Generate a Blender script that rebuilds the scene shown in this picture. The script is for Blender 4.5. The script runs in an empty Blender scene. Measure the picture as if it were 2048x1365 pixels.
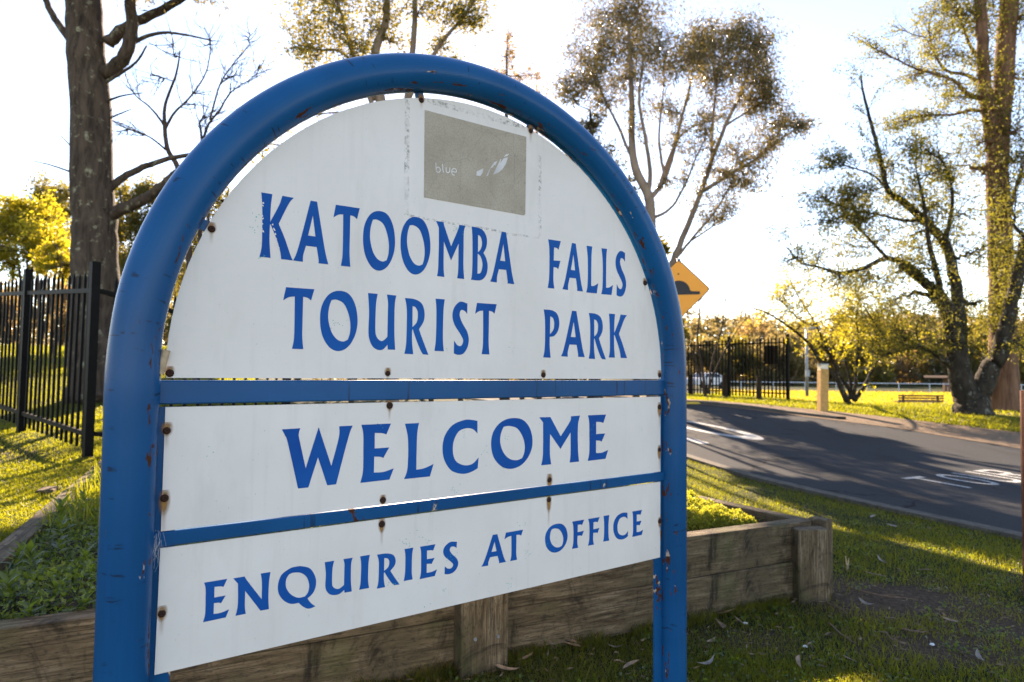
import bpy, bmesh, math, random
import numpy as np
from mathutils import Vector, Matrix
from mathutils.geometry import tessellate_polygon

SC = bpy.context.scene
COL = SC.collection
A = np.array
RNG = np.random.default_rng(7)

# ------------------------------------------------------------------ camera
EYE = 1.35                      # camera height above the near lawn, metres
F0, PITCH, ROLL = 1280.555, .0451795, .0116637
cp, sp, cr, sr = math.cos(PITCH), math.sin(PITCH), math.cos(ROLL), math.sin(ROLL)
FW = A([0, cp, sp]); U0 = A([0, -sp, cp])
RT = A([cr, 0, 0]) + U0 * sr; UP = A([-sr, 0, 0]) + U0 * cr
cam_d = bpy.data.cameras.new('camera')
cam = bpy.data.objects.new('camera', cam_d); COL.objects.link(cam)
cam_d.sensor_width = 36; cam_d.lens = 36 * F0 / 2048
cam_d.clip_start = .05; cam_d.clip_end = 3000
cam.matrix_world = Matrix(((RT[0], UP[0], -FW[0], 0), (RT[1], UP[1], -FW[1], 0), (RT[2], UP[2], -FW[2], EYE), (0, 0, 0, 1)))
cam_d.dof.use_dof = True; cam_d.dof.focus_distance = 1.95; cam_d.dof.aperture_fstop = 3.8
SC.camera = cam

# ------------------------------------------------------------------ world, sun, exposure
SUN = A([-.1272, .8811, .4556]); SUN = SUN / np.linalg.norm(SUN)
world = bpy.data.worlds.new('World'); SC.world = world; world.use_nodes = True
wn = world.node_tree; bg = wn.nodes['Background']
sky = wn.nodes.new('ShaderNodeTexSky'); sky.sky_type = 'NISHITA'; sky.sun_disc = False
sky.sun_elevation = math.asin(SUN[2]); sky.sun_rotation = math.atan2(SUN[0], SUN[1])
sky.air_density = 1.0; sky.dust_density = .1; sky.ozone_density = 1.0; sky.altitude = 900
wn.links.new(sky.outputs[0], bg.inputs[0]); bg.inputs[1].default_value = .10
sl = bpy.data.lights.new('sun', 'SUN'); sl.energy = 5.0; sl.angle = math.radians(.53); sl.color = (1, .87, .68)
so = bpy.data.objects.new('sun', sl); COL.objects.link(so); so.location = (0, 0, 30)
so.rotation_euler = Vector(-SUN).to_track_quat('-Z', 'Y').to_euler()
vs = SC.view_settings; vs.view_transform = 'Standard'; vs.look = 'None'; vs.gamma = 1; vs.use_curve_mapping = False
vs.exposure = 2.15
vs.use_white_balance = True; vs.white_balance_temperature = 7500; vs.white_balance_tint = 20      # the camera's shade setting
SC.cycles.use_denoising = True
SC.cycles.max_bounces = 7; SC.cycles.diffuse_bounces = 3; SC.cycles.glossy_bounces = 3
SC.cycles.transmission_bounces = 4; SC.cycles.transparent_max_bounces = 10
SC.cycles.sample_clamp_indirect = 6; SC.cycles.caustics_reflective = False; SC.cycles.caustics_refractive = False

# ------------------------------------------------------------------ terrain shape and sight lines
def S(t):
    t = np.clip(t, 0, 1); return t * t * (3 - 2 * t)
def hgt(x, y):
    x = np.asarray(x, float); y = np.asarray(y, float)
    base = .45 * S((y - 7) / 12)
    xe = -1.95 - (y - 2) * .457
    M = 1 - S((x - xe + .25) / (1.5 + .12 * np.maximum(y, 0)))
    left = (.43 * S((y - 1) / 2) + .085 * np.clip(y - 6, 0, 19)) * M
    drop = .60 * S((y - 19.0) / 5.5) * S((x - 9.3) / 2.5)
    rise = 1.6 * S((y - 75) / 50)
    return np.maximum(base, left) - drop + rise
def ray(px, py):
    r = RT * (px - 1024) / F0 + UP * (682.5 - py) / F0 + FW; return r / r[1]
def at(px, py, Y):              # point on the sight line at distance Y
    return ray(px, py) * Y + A([0, 0, EYE])
def G(px, py):                  # point where the sight line meets the terrain
    r = ray(px, py); ys = np.arange(1, 200, .02); X = r[0] * ys; Z = r[2] * ys + EYE
    k = int(np.argmax(Z < hgt(X, ys))); return A([X[k], ys[k], float(hgt(X[k], ys[k]))])
def onground(x, y): return A([x, y, float(hgt(x, y))])

# ------------------------------------------------------------------ mesh building
class MB:
    def __init__(s): s.v = []; s.f = []; s.n = 0; s.r = []
    def add(s, V, Fs, rnd=None):
        V = np.asarray(V, float).reshape(-1, 3)
        if isinstance(Fs, list) and isinstance(Fs[0], list):      # plain faces, maybe of mixed size
            Fs = [A([f for f in Fs if len(f) == k]) for k in sorted({len(f) for f in Fs})]
        for Fc in (Fs if isinstance(Fs, list) else [Fs]):
            Fc = np.asarray(Fc, np.int64)
            if Fc.size: s.f.append(Fc + s.n)
        s.v.append(V); s.n += len(V)
        s.r.append(np.zeros(len(V)) if rnd is None else np.broadcast_to(rnd, (len(V),)))
    def mesh(s, name, origin=(0, 0, 0), smooth=False):
        me = bpy.data.meshes.new(name)
        V = np.concatenate(s.v) - A(origin)
        me.vertices.add(len(V)); me.vertices.foreach_set('co', V.astype(np.float32).ravel())
        tot = [np.full(len(f), f.shape[1]) for f in s.f]; tot = np.concatenate(tot)
        loops = np.concatenate([f.ravel() for f in s.f])
        me.loops.add(len(loops)); me.loops.foreach_set('vertex_index', loops.astype(np.int32))
        me.polygons.add(len(tot)); st = np.concatenate([[0], np.cumsum(tot)[:-1]])
        me.polygons.foreach_set('loop_start', st.astype(np.int32)); me.polygons.foreach_set('loop_total', tot.astype(np.int32))
        me.polygons.foreach_set('use_smooth', np.full(len(tot), bool(smooth)))
        at_ = me.attributes.new('rnd', 'FLOAT', 'POINT'); at_.data.foreach_set('value', np.concatenate(s.r).astype(np.float32))
        me.update(calc_edges=True); return me
    def build(s, name, mat, parent=None, origin=None, smooth=False):
        if origin is None: origin = parent['_o'] if parent is not None and '_o' in parent else (0, 0, 0)
        me = s.mesh(name, origin, smooth); me.materials.append(mat)
        o = bpy.data.objects.new(name, me); COL.objects.link(o)
        if parent is not None: o.parent = parent
        else: o.location = origin
        return o
    def box(s, c, half, R=None, rnd=None, taper=1.0):
        q = A([[x, y, z] for z in (-1, 1) for y in (-1, 1) for x in (-1, 1)], float) * A(half)
        q[4:, :2] *= taper
        if R is not None: q = q @ np.asarray(R).T
        s.add(q + A(c), [[0, 2, 3, 1], [4, 5, 7, 6], [0, 1, 5, 4], [2, 6, 7, 3], [0, 4, 6, 2], [1, 3, 7, 5]], rnd)
    def tube(s, P, rad, sides=6, caps=True, rnd=None):
        P = np.asarray(P, float); n = len(P); rad = np.broadcast_to(rad, (n,))
        T = np.gradient(P, axis=0); T /= np.linalg.norm(T, axis=1)[:, None] + 1e-12
        ref = A([0, 0, 1.]) if abs(T[:, 2]).mean() < .8 else A([1., 0, 0])
        B = np.cross(T, ref); B /= np.linalg.norm(B, axis=1)[:, None] + 1e-12; N = np.cross(B, T)
        a = np.linspace(0, 2 * np.pi, sides, endpoint=False)
        V = P[:, None] + rad[:, None, None] * (np.cos(a)[None, :, None] * B[:, None] + np.sin(a)[None, :, None] * N[:, None])
        i = np.arange(n - 1)[:, None] * sides; j = np.arange(sides)[None]; k = (j + 1) % sides
        Q = np.stack([i + j, i + sides + j, i + sides + k, i + k], -1).reshape(-1, 4)
        fs = [Q]
        if caps: fs += [A([list(range(sides))]), A([[(n - 1) * sides + t for t in range(sides)][::-1]])]
        s.add(V.reshape(-1, 3), fs, rnd)
    def leaves(s, C, D, L, W, rnd, fold=.25):
        n = len(C); D = D / (np.linalg.norm(D, axis=1)[:, None] + 1e-9)
        r = RNG.normal(size=(n, 3)); B = np.cross(D, r); B /= np.linalg.norm(B, axis=1)[:, None] + 1e-9; N = np.cross(D, B)
        L = np.broadcast_to(L, (n,))[:, None]; W = np.broadcast_to(W, (n,))[:, None]
        m = C + D * L * .45
        V = np.stack([C, m + B * W * .5 + N * W * fold, C + D * L, m - B * W * .5 + N * W * fold], 1)
        s.add(V.reshape(-1, 3), np.arange(4 * n).reshape(n, 4), np.repeat(np.broadcast_to(rnd, (n,)), 4))

def tag(o, label=None, cat=None, group=None, kind=None):
    if label: o['label'] = label
    if cat: o['category'] = cat
    if group: o['group'] = group
    if kind: o['kind'] = kind
    return o
def thing(name, loc, label, cat, group=None):
    o = bpy.data.objects.new(name, None); COL.objects.link(o); o.location = Vector(loc); o.empty_display_size = .1
    o['_o'] = [float(q) for q in loc]
    return tag(o, label, cat, group)
def copy_part(o, parent, loc=None, rot=None, scale=None):
    c = o.copy(); COL.objects.link(c); c.parent = parent
    if loc is not None: c.location = Vector(loc)
    if rot is not None: c.rotation_euler = rot
    if scale is not None: c.scale = scale
    return c
def rotz(a): return A([[math.cos(a), -math.sin(a), 0], [math.sin(a), math.cos(a), 0], [0, 0, 1]])

# ------------------------------------------------------------------ materials
class NT:
    def __init__(s, name):
        s.m = bpy.data.materials.new(name); s.m.use_nodes = True; s.t = s.m.node_tree; s.t.nodes.clear()
        s.out = s.n('ShaderNodeOutputMaterial')
    def n(s, ty, **kw):
        nd = s.t.nodes.new(ty)
        for k, v in kw.items():
            if isinstance(k, str) and hasattr(nd, k): setattr(nd, k, v)
        return nd
    def l(s, a, b): s.t.links.new(a, b)
    def set(s, inp, v):
        if hasattr(v, 'is_output'): s.l(v, inp)
        elif isinstance(v, (tuple, list)) and len(v) == 3 and inp.type == 'RGBA': inp.default_value = (*v, 1)
        else: inp.default_value = v
    def coord(s, which='Object', scale=(1, 1, 1), rot=(0, 0, 0)):
        c = s.n('ShaderNodeTexCoord'); m = s.n('ShaderNodeMapping'); m.inputs['Scale'].default_value = scale
        m.inputs['Rotation'].default_value = rot
        s.l(c.outputs[which], m.inputs[0]); return m.outputs[0]
    def noise(s, co, scale, detail=4, rough=.6, dist=0):
        t = s.n('ShaderNodeTexNoise'); s.l(co, t.inputs['Vector']); t.inputs['Scale'].default_value = scale
        t.inputs['Detail'].default_value = detail; t.inputs['Roughness'].default_value = rough; t.inputs['Distortion'].default_value = dist
        return t.outputs['Fac']
    def ramp(s, fac, stops):
        r = s.n('ShaderNodeValToRGB'); s.l(fac, r.inputs[0]); e = r.color_ramp.elements
        while len(e) < len(stops): e.new(.5)
        for el, (p, c) in zip(e, stops):
            el.position = p; el.color = (*c, 1) if isinstance(c, tuple) else (c, c, c, 1)
        return r.outputs[0]
    def mix(s, fac, a, b):
        m = s.n('ShaderNodeMix'); m.data_type = 'RGBA'
        s.set(m.inputs[0], fac); s.set(m.inputs[6], a); s.set(m.inputs[7], b); return m.outputs[2]
    def math(s, op, a, b=0.0):
        m = s.n('ShaderNodeMath'); m.operation = op; s.set(m.inputs[0], a); s.set(m.inputs[1], b); return m.outputs[0]
    def bump(s, hgt_, strength=.3, dist=.01):
        b = s.n('ShaderNodeBump'); b.inputs['Strength'].default_value = strength; b.inputs['Distance'].default_value = dist
        s.l(hgt_, b.inputs['Height']); return b.outputs[0]
    def attr(s, name='rnd'):
        a = s.n('ShaderNodeAttribute'); a.attribute_name = name; return a.outputs['Fac']
    def bsdf(s, color, rough=.5, spec=.5, metal=0, normal=None, coat=0):
        p = s.n('ShaderNodeBsdfPrincipled'); s.set(p.inputs['Base Color'], color); s.set(p.inputs['Roughness'], rough)
        p.inputs['Specular IOR Level'].default_value = spec; p.inputs['Metallic'].default_value = metal
        if coat: p.inputs['Coat Weight'].default_value = coat; p.inputs['Coat Roughness'].default_value = .15
        if normal is not None: s.l(normal, p.inputs['Normal'])
        return p.outputs[0]
    def done(s, sh): s.l(sh, s.out.inputs[0]); return s.m

def m_flat(name, col, rough=.6, spec=.4, metal=0, var=.25, scale=8, bump=0):
    t = NT(name); co = t.coord(); nz = t.noise(co, scale)
    c = t.ramp(nz, [(.25, tuple(q * (1 - var) for q in col)), (.75, tuple(min(1, q * (1 + var)) for q in col))])
    nb = t.bump(t.noise(co, scale * 6), bump, .004) if bump else None
    return t.done(t.bsdf(c, rough, spec, metal, nb))
def m_leaf(name, c0, c1, trans, tfac=.45, rough=.38, spec=.5):
    """thin leaf: reflected colour from c0 to c1 by leaf, light coming through tinted trans"""
    t = NT(name); r = t.attr(); c = t.ramp(r, [(0, c0), (1, c1)])
    p = t.bsdf(c, rough, spec)
    tr = t.n('ShaderNodeBsdfTranslucent'); t.set(tr.inputs[0], t.mix(r, tuple(q * .75 for q in trans), trans))
    ms = t.n('ShaderNodeMixShader'); ms.inputs[0].default_value = tfac; t.l(p, ms.inputs[1]); t.l(tr.outputs[0], ms.inputs[2])
    return t.done(ms.outputs[0])
def m_bark(name, dark, light, lichen=None, zs=.25, scale=9, bump=.9):
    t = NT(name); co = t.coord('Object', (1, 1, zs)); n1 = t.noise(co, scale, 6, .65, .4); n2 = t.noise(t.coord(), 2.2, 3)
    c = t.ramp(n1, [(.3, dark), (.62, light)])
    c = t.mix(t.math('MULTIPLY', n2, .5), c, tuple(q * .6 for q in dark))
    if lichen:
        l = t.ramp(t.noise(t.coord(), 7, 5, .7), [(.58, 0.), (.68, 1.)]); c = t.mix(l, c, lichen)
    return t.done(t.bsdf(c, .9, .15, 0, t.bump(n1, bump, .05)))

def make_blue():
    t = NT('blue_paint'); uvc = t.n('ShaderNodeUVMap').outputs[0]
    def mp(sc):
        m = t.n('ShaderNodeMapping'); m.inputs['Scale'].default_value = sc; t.l(uvc, m.inputs[0]); return m.outputs[0]
    co = t.coord()
    big = t.noise(co, 1.6, 3)
    c = t.ramp(big, [(.3, (.0001, .058, .160)), (.7, (.0002, .092, .245))])
    streak = t.noise(mp((.7, 3.5, 1)), 9, 4, .6); c = t.mix(t.math('MULTIPLY', t.ramp(streak, [(.5, 0.), (.8, 1.)]), .35), c, (.004, .085, .28))
    # dark scuffs running round the tube
    sc = t.ramp(t.noise(mp((60, 1.6, 1)), 2.3, 2, .5), [(.63, 0.), (.66, 1.)]); gate = t.ramp(t.noise(mp((3, 3, 1)), 2.1, 2), [(.50, 0.), (.56, 1.)])
    c = t.mix(t.math('MULTIPLY', t.math('MULTIPLY', sc, gate), .75), c, (.012, .02, .035))
    # rust and primer where the paint has flaked off on the inner side of the bend
    sx = t.n('ShaderNodeSeparateXYZ'); t.l(uvc, sx.inputs[0])
    inner = t.ramp(sx.outputs[1], [(.40, 0.), (.50, 1.), (.60, 0.)]) if False else t.ramp(t.math('ABSOLUTE', t.math('SUBTRACT', sx.outputs[1], .5)), [(.06, 1.), (.30, 0.)])
    fl = t.math('ADD', t.noise(mp((5, 3, 1)), 4.2, 6, .66), t.math('MULTIPLY', inner, .11))
    fm = t.ramp(fl, [(.690, 0.), (.70, 1.)]); rust = t.mix(t.noise(co, 60, 2), (.028, .009, .004), (.11, .035, .012))
    prim = t.ramp(t.noise(co, 13, 2), [(.60, 0.), (.63, 1.)]); rust = t.mix(prim, rust, (.46, .36, .27))
    c = t.mix(fm, c, rust)
    rf = t.mix(fm, (.27, .27, .27), (.85, .85, .85))
    nb = t.bump(t.math('SUBTRACT', t.math('MULTIPLY', t.noise(co, 30, 3), .12), fm), .35, .0015)
    return t.done(t.bsdf(c, rf, .17, 0, nb))
def make_white():
    t = NT('white_panel'); co = t.coord(); n = t.noise(co, 3, 5, .6); f = t.noise(co, 140, 2)
    c = t.ramp(n, [(.3, (.70, .655, .60)), (.7, (.78, .735, .68))]); c = t.mix(t.math('MULTIPLY', t.ramp(f, [(.70, 0.), (.74, 1.)]), .35), c, (.35, .33, .3))
    gr = t.ramp(t.noise(t.coord('Object', (1, 1, .3)), 5, 5, .7), [(.55, 0.), (.8, 1.)]); c = t.mix(t.math('MULTIPLY', gr, .4), c, (.50, .46, .40))
    dr = t.ramp(t.noise(t.coord('Object', (1, 1, .06)), 26, 4, .6), [(.56, 0.), (.78, 1.)]); c = t.mix(t.math('MULTIPLY', dr, .16), c, (.40, .36, .30))
    return t.done(t.bsdf(c, .42, .3, 0, t.bump(t.math('ADD', t.noise(co, 300, 2), t.math('MULTIPLY', t.noise(co, 2.6, 2), 60.)), .05, .001)))
def make_letter():
    t = NT('blue_vinyl'); co = t.coord(); c = t.ramp(t.noise(co, 4, 3), [(.3, (.0002, .070, .30)), (.7, (.0003, .105, .37))])
    return t.done(t.bsdf(c, .5, .08))
def make_timber():
    t = NT('weathered_timber'); co = t.coord('Object', (.16, 1, 1)); g = t.noise(co, 26, 6, .62, .6); big = t.noise(t.coord(), 2.4, 4, .6)
    c = t.ramp(g, [(.28, (.042, .027, .015)), (.5, (.150, .108, .064)), (.75, (.28, .215, .145))])
    g2 = t.noise(t.coord('Object', (.035, 1, 1)), 150, 4, .7, .3); c = t.mix(t.ramp(g2, [(.36, .75), (.52, 0.)]), c, (.022, .015, .009))
    c = t.mix(t.ramp(big, [(.42, 0.), (.62, .8)]), c, (.085, .066, .038))
    st = t.noise(t.coord('Object', (1, 1, .6)), 4.6, 6, .72, 1.2); c = t.mix(t.ramp(st, [(.53, 0.), (.66, .8)]), c, (.011, .009, .007))
    gn = t.noise(t.coord(), 3.7, 4); c = t.mix(t.ramp(gn, [(.56, 0.), (.75, .45)]), c, (.06, .075, .022))
    # rows of short incising cuts
    br = t.n('ShaderNodeTexBrick'); t.l(t.coord('Object', (38, 1, 90)), br.inputs[0]); br.inputs['Scale'].default_value = 1
    cut = t.ramp(t.noise(t.coord('Object', (45, 45, 110)), 1.0, 1), [(.60, 0.), (.68, 1.)])
    c = t.mix(t.math('MULTIPLY', cut, .45), c, (.03, .024, .016))
    hgt_ = t.math('ADD', t.math('SUBTRACT', g, t.math('MULTIPLY', cut, .35)), t.math('MULTIPLY', t.ramp(g2, [(.36, 0.), (.5, 1.)]), .6))
    return t.done(t.bsdf(c, .85, .2, 0, t.bump(hgt_, .55, .006)))
def make_asphalt():
    t = NT('asphalt'); co = t.coord(); f = t.noise(co, 130, 3, .7); b = t.noise(co, .7, 4, .6)
    c = t.ramp(f, [(.3, (.014, .0155, .018)), (.72, (.062, .067, .073))]); c = t.mix(t.ramp(b, [(.4, 0.), (.7, .5)]), c, (.034, .036, .039))
    cc = t.n('ShaderNodeVectorMath'); cc.operation = 'MULTIPLY_ADD'; wob = t.n('ShaderNodeTexNoise'); wob.inputs['Scale'].default_value = 3.; t.l(co, wob.inputs['Vector']); t.l(wob.outputs['Color'], cc.inputs[0]); cc.inputs[1].default_value = (.35, .35, .35); t.l(co, cc.inputs[2])
    v = t.n('ShaderNodeTexVoronoi'); v.feature = 'DISTANCE_TO_EDGE'; v.inputs['Scale'].default_value = .55; t.l(cc.outputs[0], v.inputs['Vector'])
    gate = t.ramp(t.noise(co, .35, 2), [(.45, 0.), (.6, 1.)]); c = t.mix(t.math('MULTIPLY', t.ramp(v.outputs['Distance'], [(.004, .8), (.012, 0.)]), gate), c, (.008, .008, .008))
    st = t.ramp(t.noise(co, 22, 5, .75), [(.62, 0.), (.74, .5)]); c = t.mix(st, c, (.12, .118, .11))
    dk = t.ramp(t.noise(t.coord('Object', (1, .25, 1), (0, 0, .35)), 1.6, 4, .6), [(.52, 0.), (.72, .55)]); c = t.mix(dk, c, (.018, .0185, .02))
    return t.done(t.bsdf(c, .92, .08, 0, t.bump(f, .5, .006)))
def make_paint():
    t = NT('road_paint'); co = t.coord(); w = t.ramp(t.noise(co, 38, 5, .7), [(.46, 0.), (.66, 1.)])
    c = t.mix(w, (.40, .41, .40), (.05, .053, .056)); return t.done(t.bsdf(c, .7, .3, 0, t.bump(t.noise(co, 130, 3), .3, .004)))
def make_ground():
    t = NT('lawn_soil'); co = t.coord(); a = t.noise(co, 1.3, 5, .65); f = t.noise(co, 45, 4, .7)
    g = t.ramp(f, [(.3, (.014, .018, .007)), (.6, (.040, .048, .014)), (.8, (.085, .080, .03))])
    d = t.ramp(f, [(.3, (.035, .023, .015)), (.7, (.14, .095, .062))])
    m = t.math('ADD', t.math('MULTIPLY', t.attr(), 1.0), t.math('MULTIPLY', t.math('SUBTRACT', a, .5), 1.1))
    c = t.mix(t.ramp(m, [(.38, 0.), (.62, 1.)]), g, d)
    return t.done(t.bsdf(c, .95, .1, 0, t.bump(f, .8, .03)))
def make_notice():
    t = NT('faded_notice'); co = t.coord()
    def vor(sc):
        v = t.n('ShaderNodeTexVoronoi'); v.feature = 'DISTANCE_TO_EDGE'; t.l(co, v.inputs['Vector']); v.inputs['Scale'].default_value = sc; return v.outputs['Distance']
    c = t.ramp(t.noise(co, 9, 4), [(.3, (.34, .285, .205)), (.7, (.43, .37, .275))])
    c = t.mix(t.ramp(vor(95), [(.0, .55), (.05, 0.)]), c, (.16, .145, .12))
    c = t.mix(t.ramp(vor(7), [(.0, .45), (.006, 0.)]), c, (.14, .13, .12))
    c = t.mix(t.ramp(t.noise(co, 420, 2), [(.60, 0.), (.66, .35)]), c, (.42, .40, .36))
    return t.done(t.bsdf(c, .5, .4))
def make_residue():
    t = NT('tape_residue'); co = t.coord(); n = t.noise(co, 75, 4, .7)
    k = t.math('MULTIPLY', t.ramp(n, [(.45, 0.), (.68, .75)]), t.ramp(t.noise(co, 11, 3), [(.38, .15), (.6, 1.)])); tr = t.n('ShaderNodeBsdfTransparent'); p = t.bsdf((.40, .385, .36), .7, .2)
    ms = t.n('ShaderNodeMixShader'); t.l(k, ms.inputs[0]); t.l(tr.outputs[0], ms.inputs[1]); t.l(p, ms.inputs[2]); return t.done(ms.outputs[0])
def make_stain():
    t = NT('rust_stain'); co = t.coord('UV'); n = t.noise(t.coord(), 60, 3)
    g = t.n('ShaderNodeTexGradient'); g.gradient_type = 'SPHERICAL'
    m = t.n('ShaderNodeMapping'); m.inputs['Location'].default_value = (-1, -1.55, 0); m.inputs['Scale'].default_value = (2, 2, 1); t.l(co, m.inputs[0]); t.l(m.outputs[0], g.inputs[0])
    sx = t.n('ShaderNodeSeparateXYZ'); t.l(co, sx.inputs[0])
    drip = t.math('MULTIPLY', t.ramp(t.math('ABSOLUTE', t.math('SUBTRACT', sx.outputs[0], .5)), [(.0, 1.), (.16, 0.)]), t.ramp(sx.outputs[1], [(0., 0.), (.75, .65), (.8, 0.)]))
    k = t.math('MULTIPLY', t.math('ADD', t.math('MULTIPLY', t.ramp(g.outputs[1], [(.35, 0.), (.75, 1.)]), 1.0), drip), t.math('ADD', n, .25))
    tr = t.n('ShaderNodeBsdfTransparent'); p = t.bsdf((.34, .17, .055), .8, .1)
    ms = t.n('ShaderNodeMixShader'); t.l(k, ms.inputs[0]); t.l(tr.outputs[0], ms.inputs[1]); t.l(p, ms.inputs[2]); return t.done(ms.outputs[0])
M = dict(
    blue=make_blue(), white=make_white(), letter=make_letter(), timber=make_timber(), asphalt=make_asphalt(), paint=make_paint(),
    ground=make_ground(), notice=make_notice(), residue=make_residue(), stain=make_stain(),
    screw=m_flat('rusty_screw', (.040, .018, .011), .85, .2, 0, .6, 300), teal=m_flat('teal_paint', (.02, .40, .36), .5),
    print=m_flat('pale_print', (.62, .60, .58), .5), black=m_flat('black_steel', (.0035, .0034, .003), .55, .10, 0, .5, 14),
    galv=m_flat('galvanised_steel', (.24, .27, .29), .45, .5, .4, .2, 20), yellow=m_flat('yellow_sign_face', (.92, .33, .004), .4, .5, 0, .05, 6),
    signblack=m_flat('black_print', (.010, .011, .014), .5), kerb=m_flat('kerb_concrete', (.095, .083, .066), .9, .2, 0, .4, 12, .5),
    gravel=m_flat('verge_gravel', (.17, .122, .082), .95, .1, 0, .45, 30, .9), soil=m_flat('bed_soil', (.045, .034, .022), .95, .1, 0, .6, 14, .9),
    oldwood=m_flat('dark_bollard_timber', (.042, .032, .022), .9, .1, 0, .5, 22, .5), newwood=m_flat('honey_timber', (.46, .27, .085), .7, .3, 0, .25, 12, .2),
    redwood=m_flat('red_brown_timber', (.12, .046, .026), .85, .2, 0, .4, 16, .5), cap=m_flat('pale_cap', (.72, .66, .5), .4),
    benchwood=m_flat('bench_timber', (.075, .036, .018), .7, .3, 0, .3, 10), carwhite=m_flat('white_car_paint', (.75, .76, .78), .25, .6, 0, .02, 3),
    glass=m_flat('dark_car_glass', (.02, .025, .03), .08, .7), tyre=m_flat('tyre_rubber', (.02, .02, .02), .85),
    roofm=m_flat('brown_sheet_roof', (.12, .07, .05), .7), wallm=m_flat('brown_brick_wall', (.20, .12, .08), .9, .2, 0, .4, 14),
    rail=m_flat('pale_blue_rail', (.42, .50, .60), .5), dry=m_flat('dry_leaf', (.20, .135, .085), .7, .3, 0, .5, 30),
    drygrey=m_flat('grey_dry_leaf', (.19, .16, .13), .6, .4, 0, .35, 30), pale=m_flat('white_litter', (.72, .72, .70), .6), bark=m_flat('fallen_bark', (.15, .095, .06), .85, .2, 0, .5, 40),
    shell=m_flat('curled_pale_bark', (.46, .33, .20), .6, .4, 0, .35, 60), web=m_flat('cobweb_silk', (.55, .55, .55), .6), tealmark=m_flat('blue_survey_paint', (.03, .22, .30), .7),
    humpb=m_flat('hump_black', (.03, .03, .03), .8), humpy=m_flat('hump_yellow', (.62, .40, .03), .7),
    bark_gum=m_bark('grey_brown_bark', (.030, .021, .015), (.125, .092, .066), (.27, .26, .17), .22, 11, 1.0),
    bark_dark=m_bark('dark_lichen_bark', (.016, .013, .010), (.070, .058, .042), (.20, .20, .16), .5, 8, .8),
    bark_red=m_bark('red_stringy_bark', (.10, .050, .030), (.27, .155, .095), None, .12, 10, .8),
    bark_smooth=m_bark('smooth_gum_bark', (.14, .095, .065), (.36, .28, .21), None, .3, 3, .2),
    bark_twig=m_bark('bare_twig_bark', (.035, .026, .020), (.11, .08, .06), None, .5, 8, .3),
    leaf_gum=m_leaf('gum_leaf', (.018, .030, .012), (.080, .075, .028), (.40, .30, .07), .32, .28, .6),
    leaf_olive=m_leaf('olive_leaf', (.022, .034, .010), (.095, .088, .024), (.52, .42, .05), .42),
    leaf_yellow=m_leaf('yellow_wattle_leaf', (.05, .065, .012), (.19, .17, .025), (.80, .68, .04), .55),
    leaf_green=m_leaf('green_leaf', (.011, .021, .006), (.055, .060, .015), (.46, .42, .05), .40, .55, .3),
    leaf_dark=m_leaf('dark_conifer_leaf', (.016, .026, .010), (.05, .06, .02), (.20, .17, .04), .25),
    leaf_brown=m_leaf('brown_backlit_leaf', (.07, .05, .025), (.16, .11, .05), (.66, .44, .14), .48),
    leaf_far=m_leaf('far_leaf', (.045, .050, .020), (.15, .115, .050), (.50, .38, .13), .42, .5, .3),
    leaf_bed=m_leaf('bed_leaf', (.015, .042, .008), (.075, .11, .020), (.36, .44, .04), .40, .35),
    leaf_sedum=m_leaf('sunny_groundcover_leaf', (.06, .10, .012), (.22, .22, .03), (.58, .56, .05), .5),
    oval=m_leaf('backlit_oval_blade', (.06, .055, .012), (.20, .15, .04), (.90, .68, .05), .5, .5, .2),  # oval grass tinted golden: the look of backlight is put into the blade colour
    grass=m_leaf('lawn_blade', (.012, .034, .006), (.105, .070, .034), (.54, .54, .02), .45, .5, .3),
)

# ================================================================== THE SETTING
BED = [A([-2.02, 2.08]), A([1.90, 3.975]), A([-.30, 7.20]), A([-4.30, 7.06])]      # outer corners of the raised bed
def in_poly(x, y, poly):
    x = np.asarray(x); y = np.asarray(y); c = np.zeros(x.shape, bool); n = len(poly)
    for i in range(n):
        (x0, y0), (x1, y1) = poly[i], poly[(i + 1) % n]
        k = ((y0 > y) != (y1 > y)) & (x < (x1 - x0) * (y - y0) / (y1 - y0 + 1e-12) + x0); c ^= k
    return c
def interp(line, y): return np.interp(y, line[:, 1], line[:, 0])
NEAR = A([[8.2, -6], [6.3, 0], [4.75, 4.2], [4.30, 5.45], [3.93, 6.25], [3.55, 7.2], [3.20, 8.1], [2.70, 9.9], [2.0, 12.2], [.9, 15.2], [-.6, 18.5], [-3.5, 23.5], [-7.0, 28.5]])
FARE = A([[12.6, -6], [11.6, 0], [10.3, 5], [9.5, 8.5], [8.82, 11.06], [8.2, 13.2], [7.5, 14.4], [6.75, 15.5], [6.25, 16.7], [5.45, 18.2], [4.1, 20.5], [1.5, 24.8], [-2.2, 30.0]])
VERGE = A([[15.5, -6], [14, 0], [12.4, 6], [11.2, 10], [10.2, 12.7], [8.7, 15.4], [7.75, 16.8], [7.1, 18.2], [6.5, 19.8], [4.7, 23], [2.2, 26.8]])
def axis(dense0, dense1, step, lo, hi, grow=1.16):
    a = list(np.arange(dense0, dense1 + 1e-6, step)); d = step; q = a[-1]
    while q < hi: d *= grow; q += d; a.append(q)
    d = step; q = a[0]
    while q > lo: d *= grow; q -= d; a.insert(0, q)
    return A(a)
xs = axis(-9, 9, .14, -420, 420); ys = axis(-1, 17, .14, -60, 900)
X, Y = np.meshgrid(xs, ys, indexing='ij'); Z = hgt(X, Y)
bumps = .012 * np.sin(X * 3.1 + 1.3 * np.sin(Y * 2.3)) * np.sin(Y * 2.7 + .8) + .006 * np.sin(X * 9.1 + Y * 4) * np.sin(Y * 8.3)
onroad = (X > interp(NEAR, Y) - .5) & (X < interp(VERGE, Y) + .3)
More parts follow.
